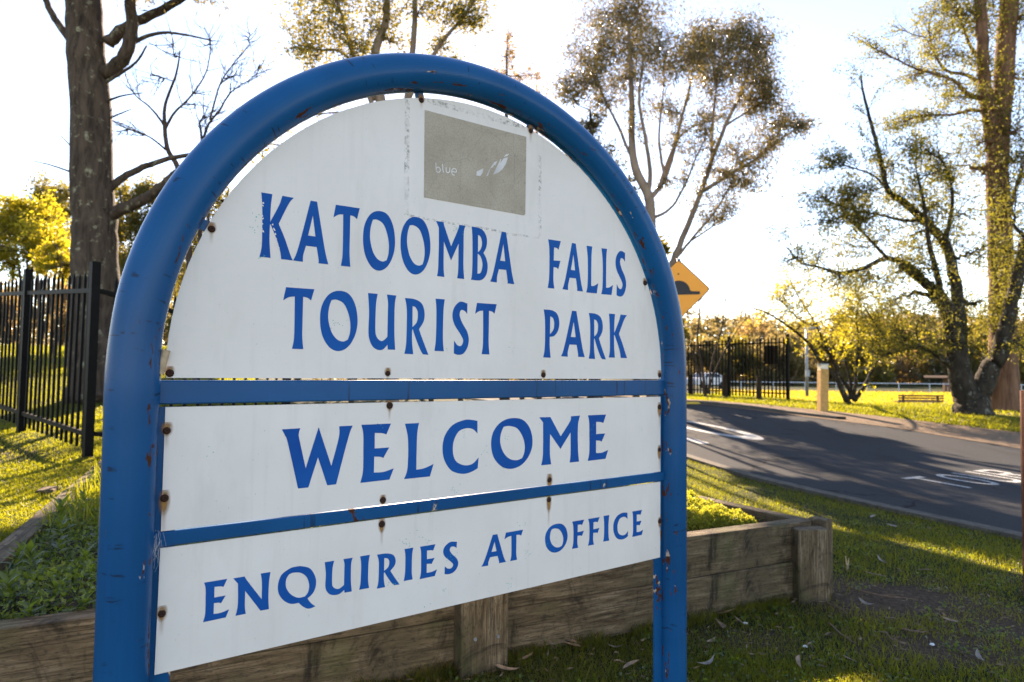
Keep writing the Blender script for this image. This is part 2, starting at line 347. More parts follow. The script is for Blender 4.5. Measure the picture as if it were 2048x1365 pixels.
Z = Z + np.where(onroad, 0, bumps) - np.where((X > interp(NEAR, Y) - .1) & (X < interp(VERGE, Y)), .05, 0)
dirt = np.zeros_like(X)
for cx, cy, rx, ry, w in [(2.3, 3.95, .75, .5, .95), (2.9, 3.4, .8, .5, .9), (2.2, 3.2, .9, .4, .75), (1.2, 3.3, .5, .25, .6), (2.1, 4.5, .35, .5, .45), (-5.2, 6.4, .9, .5, .6), (3.4, 4.3, .5, .4, .4), (8.4, 17, 1.5, 1.2, .5), (12, 16.2, 1.4, 1.0, .7), (10.5, 20.5, 1.5, .7, .6), (7, 20, 1.2, 2, .5)]:
    dirt = np.maximum(dirt, w * np.exp(-((X - cx) / rx) ** 2 - ((Y - cy) / ry) ** 2))
nx, ny = len(xs), len(ys); idx = np.arange(nx * ny).reshape(nx, ny)
mb = MB(); mb.add(np.stack([X, Y, Z], -1), np.stack([idx[:-1, :-1], idx[1:, :-1], idx[1:, 1:], idx[:-1, 1:]], -1).reshape(-1, 4), dirt.ravel())
tag(mb.build('ground', M['ground'], smooth=True), kind='structure')

def strip(name, la, lb, mat, dz, ncross=14, y0=-6, y1=27):
    yy = np.arange(y0, y1, .3); a = np.stack([interp(la, yy), yy], 1); b = np.stack([interp(lb, yy), yy], 1)
    t = np.linspace(0, 1, ncross)[None, :, None]; P = a[:, None] * (1 - t) + b[:, None] * t
    Zs = hgt(P[..., 0], P[..., 1]) + dz; V = np.concatenate([P, Zs[..., None]], -1)
    i = np.arange(V.shape[0] * V.shape[1]).reshape(V.shape[:2]); m = MB()
    m.add(V, np.stack([i[:-1, :-1], i[:-1, 1:], i[1:, 1:], i[1:, :-1]], -1).reshape(-1, 4)); return tag(m.build(name, mat, smooth=True), kind='structure')
strip('road', NEAR, FARE, M['asphalt'], .004)
edge = FARE.copy(); edge[:, 0] -= .25
strip('verge', edge, VERGE, M['gravel'], .012)
# near kerb: a low concrete edge with a gutter lip, then the same along the far verge beyond the fence
def kerb(name, line, w, hz, side, y0, y1):
    yy = np.arange(y0, y1, .25); xx = interp(line, yy); m = MB(); z = hgt(xx, yy)
    prof = [(0, -.06), (0, hz * .35), (.03 * side, hz), (w * side, hz * .9), (w * side, -.06)]
    V = np.stack([np.stack([xx + a, yy, z + b], 1) for a, b in prof], 1); n = len(prof)
    i = np.arange(len(yy) * n).reshape(len(yy), n)
    m.add(V, np.stack([i[:-1, :-1], i[1:, :-1], i[1:, 1:], i[:-1, 1:]], -1).reshape(-1, 4)); return tag(m.build(name, M['kerb']), kind='structure')
kerb('kerb', NEAR, .17, .045, -1, -6, 26)
far2 = FARE.copy(); far2[:, 0] += .02
kerb('kerb', far2, .22, .07, 1, 14.6, 26)

# ------------------------------------------------------------------ painted road lettering
def flat_poly(m, polys, z_of, to_xy):
    """fill outlines (outer + holes) and lay them on the terrain"""
    pts = [[Vector((p[0], p[1], 0)) for p in q] for q in polys]; tri = tessellate_polygon(pts)
    V = A([to_xy(p.x, p.y) for q in pts for p in q]); V = np.column_stack([V, [z_of(a, b) for a, b in V]]); m.add(V, A(tri))
def ring(cx, cy, rx, ry, n=28, rev=False):
    a = np.linspace(0, 2 * np.pi, n, endpoint=False); a = a[::-1] if rev else a
    return [(cx + rx * math.cos(q), cy + ry * math.sin(q)) for q in a]
def road_word(name, label, cat, origin, e1, letters):
    e1 = A(e1) / np.linalg.norm(e1); e2 = A([e1[1], -e1[0]])
    t = thing(name, onground(*origin), label, cat)
    for polys in letters:
        m = MB(); flat_poly(m, polys, lambda a, b: float(hgt(a, b)) + .0095, lambda u, v: A(origin) + e1 * u + e2 * v); m.build('letter', M['paint'], t)
    return t
w, hh = .065, .74
Tt = [[(0, 0), (.38, 0), (.38, .085), (.225, .085), (.225, hh), (.155, hh), (.155, .085), (0, .085)]]
def Oo(x): return [ring(x + .18, hh / 2, .18, hh / 2), ring(x + .18, hh / 2, .115, hh / 2 - .085, rev=True)]
def Uu(x): return [[(x, 0), (x + w, 0), (x + w, hh - .17), (x + .13, hh - .1), (x + .23, hh - .1), (x + .36 - w, hh - .17), (x + .36 - w, 0), (x + .36, 0), (x + .36, hh - .15), (x + .28, hh), (x + .08, hh), (x, hh - .15)]]
def Rr(x): return [[(x, 0), (x + .26, 0), (x + .35, .08), (x + .35, .28), (x + .27, .36), (x + .37, hh), (x + .27, hh), (x + .18, .37), (x + w, .37), (x + w, hh), (x, hh)], [(x + w, .28), (x + .24, .28), (x + .26, .24), (x + .26, .12), (x + .24, .09), (x + w, .09)]]
road_word('road_lettering', 'white word TOUR painted across the near lane of the road', 'road marking', (5.00, 8.28), (.90, .40), [Tt, Oo(.55), Uu(1.02), Rr(1.49)])
# tall speed figure further up the lane, foot of each digit toward the viewer's right
e = A([.93, .37])
dig0 = [ring(0, 0, .43, 1.5, 40), ring(0, -.08, .27, 1.12, 40, True)]
dig1 = [[(-1.34, -1.5), (-1.12, -1.5), (-1.12, 1.45), (-1.17, 1.52), (-1.29, 1.54), (-1.34, 1.48)]]
road_word('road_number', 'tall white number 10 painted on the asphalt beside the blue post', 'road marking', (3.93, 12.92), e, [dig1, dig0])

# ================================================================== THE PARK SIGN
SO = A([-.8588, 1.5965, 1.3202]); SD = A([.81702, .57661, 0]); SN = A([.57661, -.81702, 0]); SZ = A([0, 0, 1.])
def sp3(u, v, k=0.0):
    u = np.asarray(u, float)[..., None]; v = np.asarray(v, float)[..., None]; k = np.asarray(k, float)[..., None]
    return SO + SD * u + SZ * v + SN * k
base = sp3(.9, -1.3202)
sign = thing('park_sign', (base[0], base[1], 0), 'arched blue steel entrance sign with three white panels lettered in blue', 'sign')
TR, TC, TV = .058, .972, .018
def sign_tube():
    a = np.linspace(0, np.pi, 73); leg = np.linspace(-1.55, TV, 26)[:-1]
    u = np.concatenate([np.full(25, .9 - TC), .9 - TC * np.cos(a), np.full(25, .9 + TC)])
    v = np.concatenate([leg, TV + TC * np.sin(a), leg[::-1]])
    nu = np.concatenate([np.full(25, -1.), -np.cos(a), np.full(25, 1.)]); nv = np.concatenate([np.zeros(25), np.sin(a), np.zeros(25)])
    s_ = np.concatenate([[0], np.cumsum(np.hypot(np.diff(u), np.diff(v)))]); n = len(u); k = 36
    # a faint dent at the start of each bend
    rr = TR * (1 + .035 * np.exp(-((s_ - 1.53) / .05) ** 2) - .02 * np.exp(-((s_ - 1.66) / .06) ** 2))
    ph = np.linspace(0, 2 * np.pi, k, endpoint=False)
    V = sp3(u[:, None] + nu[:, None] * rr[:, None] * np.cos(ph), v[:, None] + nv[:, None] * rr[:, None] * np.cos(ph), rr[:, None] * np.sin(ph))
    i = np.arange(n - 1)[:, None] * k; j = np.arange(k)[None]; j2 = (j + 1) % k
    m = MB(); m.add(V.reshape(-1, 3), np.stack([i + j, i + j2, i + k + j2, i + k + j], -1).reshape(-1, 4))
    o = m.build('tube_frame', M['blue'], sign, smooth=True); me = o.data; uvl = me.uv_layers.new(name='UVMap')
    vi = np.zeros(len(me.loops), np.int32); me.loops.foreach_get('vertex_index', vi)
    tt = (vi % k) / k; ss = s_[vi // k] * .5
    lp = tt.reshape(-1, 4); wrap = (lp.max(1) - lp.min(1)) > .5; lp = np.where(wrap[:, None] & (lp < .25), lp + 1, lp)
    uvl.data.foreach_set('uv', np.stack([ss, lp.ravel()], 1).astype(np.float32).ravel())
sign_tube()
def sbox(m, u0, u1, v0, v1, k0, k1, bev=.002):
    """box in sign axes with bevelled front edges"""
    b = bev; us = [u0, u1]; V = []
    for (du, dk) in ((0, k0), (0, k1 - b), (b, k1)):
        V += [sp3(u0 + du, v0 + du, dk), sp3(u1 - du, v0 + du, dk), sp3(u1 - du, v1 - du, dk), sp3(u0 + du, v1 - du, dk)]
    F = [[3, 2, 1, 0], [8, 9, 10, 11]]
    for r in (0, 4):
        for q in range(4): F.append([r + q, r + (q + 1) % 4, r + 4 + (q + 1) % 4, r + 4 + q])
    m.add(A(V), F)
def add_uv_planar(o):
    me = o.data; uvl = me.uv_layers.new(name='UVMap'); vi = np.zeros(len(me.loops), np.int32); me.loops.foreach_get('vertex_index', vi)
    co = np.zeros(len(me.vertices) * 3, np.float32); me.vertices.foreach_get('co', co); co = co.reshape(-1, 3)
    uvl.data.foreach_set('uv', np.stack([co @ SD * .5, co[:, 2] * .5 + .2], 1)[vi].astype(np.float32).ravel())
for nm, (v0, v1) in (('cross_rail', (-.0655, -.006)), ('cross_rail', (-.4150, -.3795))):
    m = MB(); sbox(m, -.022, 1.822, v0, v1, -.030, .006, .0035)
    for u0, u1 in ((-.03, -.017), (1.817, 1.83)): sbox(m, u0, u1, v0 - .004, v1 + .004, -.03, -.002, .003)
    add_uv_planar(m.build(nm, M['blue'], sign))
for u0, u1 in ((-.022, .032), (1.772, 1.822)):
    m = MB(); sbox(m, u0, u1, -1.30, -.072, -.012, -.0045, .001); add_uv_planar(m.build('side_strap', M['blue'], sign))
for (uu, vv) in ((.0926, .3873), (.6891, .8807), (1.121, .8820), (1.7115, .3888)):           # lugs welded under the arch
    dr = A([uu - .9, vv - TV]); dr /= np.linalg.norm(dr); pr = A([-dr[1], dr[0]]); m = MB(); V = []
    for k in (-.012, -.0045):
        for a, b in ((-.014, -.02), (.014, -.02), (.014, .06), (-.014, .06)): q = A([uu, vv]) + pr * a + dr * b; V.append(sp3(q[0], q[1], k))
    m.add(A(V), [[0, 1, 2, 3], [7, 6, 5, 4], [0, 4, 5, 1], [1, 5, 6, 2], [2, 6, 7, 3], [3, 7, 4, 0]]); add_uv_planar(m.build('fixing_lug', M['blue'], sign))
def plate(name, outline, mat, k0=-.0035, k1=0., parent=sign):
    m = MB(); P = A(outline); n = len(P); V = np.concatenate([sp3(P[:, 0], P[:, 1], k0), sp3(P[:, 0], P[:, 1], k1)])
    i = np.arange(n); j = (i + 1) % n
    m.add(V, [A([list(range(n, 2 * n))]), A([list(range(n))[::-1]]), np.stack([i, j, n + j, n + i], 1)]); return m.build(name, mat, parent, origin=sign['_o'])
ang = np.linspace(0, np.pi, 61); R_ = .9035
top = [(0.0005, 0.0)] + [(1.7995, 0.0)] + [(.9 + R_ * math.cos(a), .010 + R_ * math.sin(a)) for a in ang]
pan1 = plate('arched_panel', top, M['white']); pan2 = plate('panel', [(0, -.3775), (1.8, -.3775), (1.8, -.0725), (0, -.0725)], M['white']); pan3 = plate('panel', [(-.003, -.7225), (1.799, -.7225), (1.8, -.4185), (0, -.4185)], M['white'])

GL = {
    'K': ['0,1006c 327,1006c 293,817 287,569c 537,846 631,1006c 979,1003c 817,883 541,555c 730,349 901,120 1000,6c 646,8c 610,124 498,304 301,533c 278,517c 284,260 327,9c 2,10c 59,184 52,593 34,838'],
    'A': ['444,1002c 627,1001c 777,559 902,198 1000,3c 710,5c 716,59 651,265c 346,264c 276,111 272,1c 0,6c 86,122 212,405', '519,769c 608,432c 398,433c'],
    'T': ['78,1002c 1000,1007c 900,814c 788,854 637,866c 638,463 641,220 684,2c 321,3c 377,185 377,558 365,861c 173,842 0,785c'],
    'O': ['437,1012 729,981 926,794 1000,511 937,265 764,71 518,-12 271,41 74,231 0,483 34,732 196,927', '288,849c 423,860 611,803 742,642 803,463 797,302 743,184c 615,153 449,188 301,313 212,521 224,714'],
    'M': ['0,1003c 254,1002c 283,928 518,577c 755,919 781,1001c 1000,1000c 947,884 944,585 950,225 981,0c 740,1c 773,162 772,653c 522,316c 269,654c 274,180 306,-1c 65,1c 96,138 108,520 97,892c'],
    'B': ['0,1006c 404,1003 674,972 880,877 943,763 891,644 733,537c 899,444 1000,311 962,172 798,61 516,5 10,1c 64,109 84,400 58,816', '387,868c 545,839 640,738 588,620 402,531c', '386,514c 562,462 685,341 656,224 559,147 387,129c'],
    'F': ['4,1001c 1000,1003c 821,814c 697,845 463,852c 452,578c 983,589c 814,409c 681,438 447,443c 435,186 513,0c 0,2c 103,201 119,586 90,842'],
    'L': ['0,995c 472,998c 414,766 408,141c 682,155 1000,218c 877,-7c 4,-10c 114,191 112,701'],
    'S': ['884,972c 875,774c 711,830 503,837 424,736 599,588 892,430 1000,264 897,107 667,3 379,-23 115,3c 122,247c 318,161 549,154 663,255 487,375 140,545 0,707 77,863 305,969 535,1003'],
    'P': ['3,981c 539,974 871,897 1000,727 921,552 677,436 391,410c 397,199 461,-32c 0,-28c 91,169 103,589 72,825', '412,846c 584,816 669,720 632,573 406,463c'],
    'R': ['0,984c 400,975 685,903 802,751 776,582 585,429c 766,217 1000,-38c 770,-29c 661,48 467,254 330,433c 303,390c 313,182 372,-33c 16,-29c 82,179 89,649 65,842', '310,849c 437,825 531,730 498,562 316,460c'],
    'U': ['0,1020c 333,1017c 282,817 277,398 328,259 470,188 594,206 708,267c 709,715 707,880 664,1020c 1000,1015c 950,841 954,367 996,37c 732,40c 719,127c 568,42 407,26 222,72 95,185 42,345 50,692'],
    'I': ['19,1018c 1000,1019c 883,785 872,287 992,37c 0,40c 128,282 137,777'],
    'W': ['0,988c 247,994c 228,896 243,792 336,326c 503,997c 698,332c 798,804 800,999c 1000,1001c 937,795 773,14c 645,12c 504,496c 379,5c 238,5c 85,757 45,884'],
    'E': ['0,1008c 889,1009c 754,818c 624,844 400,855c 406,580c 848,581c 674,402c 576,426 398,438c 400,156c 692,154 1000,200c 877,8c 5,-2c 75,197 74,561 59,853'],
    'C': ['952,990c 957,743c 835,828 649,857 427,800 292,609 285,386 380,227 603,144 828,158 1000,271c 979,63c 769,-3 525,-14 244,68 64,260 0,484 53,731 265,932 584,1018 789,1015'],
    'm': ['0,1009c 262,1005c 519,580c 750,895 768,1002c 1000,1010c 949,790 953,309 982,2c 747,2c 768,194 764,655c 515,313c 258,651c 259,232 293,0c 56,1c 95,244 91,897c'],
    'N': ['0,995c 306,994c 370,876 780,302c 774,739 735,1001c 1000,999c 966,706 964,296 987,1c 754,5c 328,608c 330,212 360,-1c 93,-2c 144,281 131,833c'],
    'Q': ['606,1014 828,911 970,671 1000,433 930,215 780,86c 868,-57 998,-180c 821,-210 668,-120 548,11c 349,24 150,163 22,379 0,625 84,869 292,1006 456,1029', '279,851c 394,875 594,829 749,676 815,451 793,260 711,153c 528,155 343,280 224,461 194,623 216,758'],
}
ROWS = {
    1: (0.326, 0.5024, [('K', 0.2122, 0.301), ('A', 0.3021, 0.4019), ('T', 0.4137, 0.4924), ('O', 0.5049, 0.608), ('O', 0.6264, 0.7297), ('M', 0.7482, 0.8578), ('B', 0.8815, 0.9469), ('A', 0.9581, 1.0578), ('F', 1.2053, 1.2642), ('A', 1.2737, 1.3735), ('L', 1.3902, 1.4507), ('L', 1.4668, 1.5281), ('S', 1.5415, 1.6)]),
    2: (0.0806, 0.2506, [('T', 0.2783, 0.3634), ('O', 0.382, 0.4936), ('U', 0.5243, 0.6157), ('R', 0.6451, 0.7295), ('I', 0.7507, 0.7845), ('S', 0.814, 0.8771), ('T', 0.9003, 0.9856), ('P', 1.1879, 1.2607), ('A', 1.2702, 1.3844), ('R', 1.4037, 1.4926), ('K', 1.5078, 1.6068)]),
    3: (-0.3054, -0.1378, [('W', 0.2843, 0.486), ('E', 0.5127, 0.6181), ('L', 0.653, 0.754), ('C', 0.7856, 0.9214), ('O', 0.9706, 1.1441), ('m', 1.1729, 1.3631), ('E', 1.4029, 1.5062)]),
    4: (-0.6184, -0.5205, [('E', 0.1016, 0.163), ('N', 0.1706, 0.2646), ('Q', 0.2855, 0.3894), ('U', 0.4127, 0.4948), ('I', 0.5171, 0.5476), ('R', 0.5703, 0.6449), ('I', 0.6589, 0.6888), ('E', 0.7122, 0.7725), ('S', 0.7939, 0.8499), ('A', 0.9382, 1.0363), ('T', 1.0293, 1.1069), ('O', 1.2039, 1.3075), ('F', 1.3289, 1.3871), ('F', 1.4068, 1.4647), ('I', 1.4839, 1.5148), ('C', 1.5358, 1.6154), ('E', 1.6385, 1.6991)]),
}
def outline(t):
    """corner points stay sharp, runs between them follow a Catmull-Rom curve"""
    P = []; C = []
    for w_ in t.split():
        c = w_.endswith('c'); a, b = w_.rstrip('c').split(','); P.append((float(a) / 1000, float(b) / 1000)); C.append(c)
    P = A(P); n = len(P); out = []
    for i in range(n):
        j = (i + 1) % n
        if C[i] and C[j]: out.append(P[i]); continue
        p0 = P[i - 1] if not C[i] else P[i] * 2 - P[j] if C[j] else P[i] + (P[i] - P[j]) * .3
        p3 = P[(j + 1) % n] if not C[j] else P[j] + (P[j] - P[i]) * .3
        for q in np.linspace(0, 1, 6)[:-1]:
            out.append(.5 * ((2 * P[i]) + (P[j] - p0) * q + (2 * p0 - 5 * P[i] + 4 * P[j] - p3) * q * q + (3 * P[i] - p0 - 3 * P[j] + p3) * q ** 3))
    return A(out)
def thin(polys, name, mat, parent, k=.0007, scale=lambda p: p):
    """thin film cut to an outline, standing just proud of the panel"""
    P = [scale(q) for q in polys]; tri = tessellate_polygon([[Vector((a, b, 0)) for a, b in q] for q in P])
    allp = np.concatenate(P); N = len(allp); m = MB(); fs = [A(tri)]; o = 0
    V = np.concatenate([sp3(allp[:, 0], allp[:, 1], k), sp3(allp[:, 0], allp[:, 1], 0.0001)])
    for q in P:
        n = len(q); i = np.arange(n) + o; j = np.roll(i, -1); fs.append(np.stack([i, j, j + N, i + N], 1)); o += n
    m.add(V, fs); return m.build(name, mat, parent, origin=sign['_o'])
for row, (vb, vt, lets) in ROWS.items():
    par = {1: pan1, 2: pan1, 3: pan2, 4: pan3}[row]
    for ch, u0, u1 in lets:
        thin([outline(t) for t in GL[ch]], 'letter', M['letter'], par, scale=lambda p: np.stack([u0 + p[:, 0] * (u1 - u0), vb + p[:, 1] * (vt - vb)], 1))
# paint flakes lost from the K: white film chips lying over the vinyl edge
fl = [(.218, .475), (.2165, .468), (.217, .440), (.2185, .432), (.2165, .418), (.215, .405), (.219, .398), (.244, .42), (.248, .408), (.252, .395), (.254, .381), (.257, .369), (.262, .357)]
def chip_parts(name, spots, mat, par, size, k):
    m = MB()
    for (a, b) in spots:
        n = 6; q = np.linspace(0, 2 * np.pi, n, endpoint=False) + RNG.random(); r = size * RNG.uniform(.35, 1.0, n)
        s1, th = RNG.uniform(.4, 1.6), RNG.random() * 3.14
        x = r * np.cos(q) * s1; y = r * np.sin(q) / max(s1, .6)
        P = np.stack([a + x * math.cos(th) - y * math.sin(th), b + x * math.sin(th) + y * math.cos(th)], 1); m.add(sp3(P[:, 0], P[:, 1], k), A([list(range(n))]))
    o = m.build(name, mat, par, origin=sign['_o']); o['kind'] = 'stuff'; return o
chip_parts('paint_chip', fl, M['white'], pan1, .0042, .0012)
def spray(cx, cy, n, s): return [(cx + RNG.normal() * s, cy + RNG.normal() * s) for _ in range(n)]
chip_parts('paint_fleck', spray(.20, .44, 5, .008) + spray(.198, .40, 6, .006) + spray(.215, .333, 6, .008) + spray(.83, .49, 10, .012) + spray(.43, .16, 8, .014) + spray(1.05, .10, 3, .008) + spray(.79, .09, 3, .006) + spray(1.10, .585, 2, .003), M['teal'], pan1, .0020, .0011)
chip_parts('paint_fleck', spray(.10, -.19, 3, .008) + spray(.57, -.14, 3, .01) + spray(.86, -.18, 4, .01) + spray(1.04, -.20, 4, .008) + spray(.94, -.25, 10, .014) + spray(1.43, -.19, 8, .012) + spray(1.68, -.2, 4, .01) + spray(.83, -.36, 9, .01) + spray(1.02, -.3, 2, .004), M['teal'], pan2, .0020, .0011)
chip_parts('paint_fleck', spray(.672, -.50, 12, .014) + spray(.735, -.51, 6, .014) + spray(.63, -.61, 6, .01) + spray(.82, -.57, 8, .010) + spray(1.13, -.60, 9, .012) + spray(1.25, -.58, 9, .018) + spray(1.05, -.69, 8, .01) + spray(.80, -.67, 4, .006) + spray(.74, -.70, 3, .006) + spray(1.10, -.5, 4, .012), M['teal'], pan3, .0020, .0011)
chip_parts('dirt_speck', [(RNG.uniform(.15, 1.65), RNG.uniform(.02, .6)) for _ in range(34)], M['screw'], pan1, .0011, .0010)
chip_parts('dirt_speck', [(RNG.uniform(.03, 1.75), RNG.uniform(-.36, -.09)) for _ in range(22)], M['screw'], pan2, .0010, .0010)
chip_parts('dirt_speck', [(RNG.uniform(.03, 1.75), RNG.uniform(-.71, -.43)) for _ in range(22)], M['screw'], pan3, .0010, .0010)
# screws with rust bleeding from them
def screw(u, v, par, drip=.04, r=.0098):
    drip *= RNG.uniform(.25, 1.8); r *= RNG.uniform(.84, 1.1); u += RNG.normal() * .0012; v += RNG.normal() * .0012
    m = MB(); n = 14; a = np.linspace(0, 2 * np.pi, n, endpoint=False); V = [sp3(u + r * q * np.cos(a), v + r * q * np.sin(a), k) for q, k in ((1, .0003), (.95, .0028), (.62, .0044), (.30, .0047), (.18, .0028))]
    fs = []
    for q in range(4): i = np.arange(n); j = (i + 1) % n; fs.append(np.stack([q * n + i, q * n + j, (q + 1) * n + j, (q + 1) * n + i], 1))
    fs.append(A([[4 * n + t for t in range(n)]])); m.add(np.concatenate(V), fs); m.build('screw', M['screw'], par, origin=sign['_o'], smooth=True)
    m = MB(); c = A([[-.5, -1], [.5, -1], [.5, 0], [-.5, 0]]); s_ = .036 + .014 * RNG.random(); hgt2 = drip + s_ * .5
    V = sp3(u + A([-.5, .5, .5, -.5]) * s_, v + A([-hgt2, -hgt2, s_ * .45, s_ * .45]), .0004); m.add(V, A([[0, 1, 2, 3]]))
    o = m.build('rust_stain', M['stain'], par, origin=sign['_o']); uvl = o.data.uv_layers.new(name='UVMap')
    uvl.data.foreach_set('uv', A([0, 0, 1, 0, 1, 1, 0, 1], np.float32))
for u, v in ((.0926, .3873), (.689, .8805), (1.121, .8805), (.006, .0135), (.594, .0145), (1.189, .0140), (1.7075, .3888), (1.795, .013)): screw(u, v, pan1, .012)
for u, v in ((.0065, -.131), (.006, -.297), (.599, -.0825), (.587, -.364), (1.2195, -.3595), (1.7935, -.1137), (1.7935, -.2885)): screw(u, v, pan2, .045)
for u, v in ((.0095, -.5755), (.584, -.4325), (1.2203, -.4300), (1.7935, -.576)): screw(u, v, pan3, .05)
# the faded notice stuck on the arched panel, with old tape marks round it
nb = [(.7010, .8520), (1.1022, .8545), (1.1012, .5794), (1.0960, .5735), (.7036, .5720)]
notice = plate('faded_notice', nb[::-1], M['notice'], .0002, .0014)
notice['label'] = 'faded crackled brown notice with pale leaf logo on the arched panel'
def ptsof(t): return A([[float(q) for q in w_.split(',')] for w_ in t.split()])
for t in ("0.8976,0.6915 0.9237,0.7068 0.9211,0.6927 0.9122,0.6787 0.8964,0.6770", "0.9362,0.6832 0.9443,0.7004 0.9552,0.7192 0.9683,0.7376 0.9796,0.7432 0.9714,0.7257 0.9665,0.7276 0.9626,0.7185 0.9519,0.7123 0.9416,0.6842",
          "0.9631,0.6923 0.9736,0.7144 0.9847,0.7354 0.9930,0.7526 0.9960,0.7516 0.9902,0.7353 1.0060,0.7578 1.0232,0.7647 1.0149,0.7393 1.0001,0.7174 0.9827,0.7027", "1.0060,0.7620 1.0144,0.7731 1.0296,0.7788 1.0211,0.7693"):
    thin([ptsof(t)], 'logo_shape', M['print'], notice, k=.0021)
def ribbon(pts, wd):
    P = A(pts); q = np.linspace(0, len(P) - 1, (len(P) - 1) * 4 + 1); i = np.minimum(q.astype(int), len(P) - 2); fr = (q - i)[:, None]
    p0 = P[np.maximum(i - 1, 0)]; p1 = P[i]; p2 = P[i + 1]; p3 = P[np.minimum(i + 2, len(P) - 1)]
    C = .5 * (2 * p1 + (p2 - p0) * fr + (2 * p0 - 5 * p1 + 4 * p2 - p3) * fr ** 2 + (3 * p1 - p0 - 3 * p2 + p3) * fr ** 3)
    T = np.gradient(C, axis=0); T /= np.linalg.norm(T, axis=1)[:, None] + 1e-9; N = np.stack([-T[:, 1], T[:, 0]], 1) * wd / 2
    return C, N
def stroke(paths, name, mat, par, wd, k):
    m = MB()
    for p in paths:
        C, N = ribbon(p, wd); L, R = C + N, C - N; n = len(C); V = np.concatenate([sp3(L[:, 0], L[:, 1], k), sp3(R[:, 0], R[:, 1], k)]); i = np.arange(n - 1)
        m.add(V, np.stack([i + n, i + n + 1, i + 1, i], 1))
    return m.build(name, mat, par, origin=sign['_o'])
for paths in (["0.7432,0.6904 0.7439,0.6780 0.7450,0.6664", "0.7449,0.6722 0.7500,0.6772 0.7571,0.6758 0.7599,0.6692 0.7560,0.6622 0.7495,0.6609 0.7450,0.6644"], ["0.7674,0.6912 0.7691,0.6730 0.7724,0.6637"],
              ["0.7809,0.6832 0.7812,0.6713 0.7857,0.6662 0.7920,0.6690 0.7945,0.6759 0.7944,0.6846"], ["0.8018,0.6733 0.8186,0.6741 0.8175,0.6823 0.8107,0.6846 0.8035,0.6796 0.8014,0.6712 0.8051,0.6639 0.8129,0.6626"]):
    stroke([ptsof(p) for p in paths], 'letter', M['print'], notice, .0030, .0019)
for p, wd in (("0.640,0.876 0.642,0.70 0.6445,0.506", .017), ("1.164,0.80 1.166,0.65 1.168,0.506", .013), ("0.7102,0.8903 0.7300,0.8862 0.7943,0.8859 0.8495,0.8855 0.9354,0.8858 1.0153,0.8859 1.0932,0.8912", .017), ("0.6421,0.5060 0.7264,0.5051 0.8654,0.5033 0.9562,0.5037 1.0413,0.4984 1.1627,0.5037", .008)):
    stroke([ptsof(p)], 'tape_residue', M['residue'], pan1, wd, .0005)
# curl of pale bark caught in the corner between tube and panel
c0 = sp3(-.012, .040, .012); m = MB(); a = np.linspace(0, 4.2 * np.pi, 40); r = .0035 + .0010 * a / 1.6
ax_ = SZ * .97 + SD * .2; ax_ /= np.linalg.norm(ax_); e1 = np.cross(ax_, SN); e1 /= np.linalg.norm(e1); e2 = np.cross(ax_, e1)
ln = c0 + np.outer(r * np.cos(a), e1) + np.outer(r * np.sin(a), e2); V = np.concatenate([ln - ax_ * .03, ln + ax_ * .03]); i = np.arange(39)
m.add(V, np.stack([i, i + 1, i + 41, i + 40], 1)); tag(m.build('bark_curl', M['shell'], origin=tuple(c0), smooth=True), 'tight curl of pale bark wedged in the corner of the blue frame', 'bark')
m = MB()
for q in range(26):
    p0 = sp3(-.008 + RNG.normal() * .008, -.395 + RNG.normal() * .012, .003 + .01 * RNG.random()); p1 = sp3(-.02 + RNG.normal() * .018, -.44 + RNG.normal() * .025, .006 + .012 * RNG.random())
    mid = (p0 + p1) / 2 + RNG.normal(size=3) * .005; m.tube([p0, mid, p1], .00022, 3, False)
tag(m.build('cobweb', M['web'], origin=tuple(sp3(-.01, -.41, 0))), 'tangle of grey cobweb at the left end of the lower blue rail', 'cobweb')

# ================================================================== RAISED GARDEN BED
BH = .45
bed = thing('garden_bed', (BED[0][0], BED[0][1], 0), 'raised garden bed walled with weathered timber sleepers behind the blue sign', 'garden bed')
def beam(name, p0, p1, zc, th, hz, mat, parent, lift=0., bev=.006, tilt=0.):
    """one squared timber from p0 to p1 (centre line), its own axes along the grain"""
    p0 = A(p0, float); p1 = A(p1, float); d = p1 - p0; L = np.linalg.norm(d); m = bmesh.new()
    bmesh.ops.create_cube(m, size=1); bmesh.ops.scale(m, vec=(L, th, hz), verts=m.verts)
    bmesh.ops.bevel(m, geom=m.edges[:], offset=bev, segments=2, affect='EDGES', profile=.6)
    for v in m.verts: v.co += Vector(RNG.normal(size=3) * .0015)
    me = bpy.data.meshes.new(name); m.to_mesh(me); m.free(); me.materials.append(mat)
    o = bpy.data.objects.new(name, me); COL.objects.link(o); c = (p0 + p1) / 2
    o.location = (c[0], c[1], zc); o.rotation_euler = (tilt, lift, math.atan2(d[1], d[0]))
    if parent is not None: o.parent = parent; o.location = Vector((c[0], c[1], zc)) - Vector(parent['_o'])
    return o
def run(p0, p1, cuts, courses, th=.10, inset=.05, zt=BH, h1=.221):
    p0, p1 = A(p0, float), A(p1, float); d = (p1 - p0) / np.linalg.norm(p1 - p0); nrm = A([-d[1], d[0]])       # inward is left of travel
    L = np.linalg.norm(p1 - p0); ks = [0] + cuts + [L]
    for c in range(courses):
        for a, b in zip(ks[:-1], ks[1:]):
            j = RNG.normal() * .004; q0 = p0 + d * (a + .002) + nrm * (inset + j); q1 = p0 + d * (b - .002) + nrm * (inset + j)
            beam('sleeper', q0, q1, zt - h1 / 2 - c * (h1 + .004) + RNG.normal() * .0015, th, h1, M['timber'], bed, RNG.normal() * .0012)
f0, f1 = BED[0], BED[1]; fd = (f1 - f0) / np.linalg.norm(f1 - f0); fn = A([-fd[1], fd[0]]); FL = np.linalg.norm(f1 - f0)
mid = FL * .478
run(f0, f1 - fd * .06, [mid], 2)
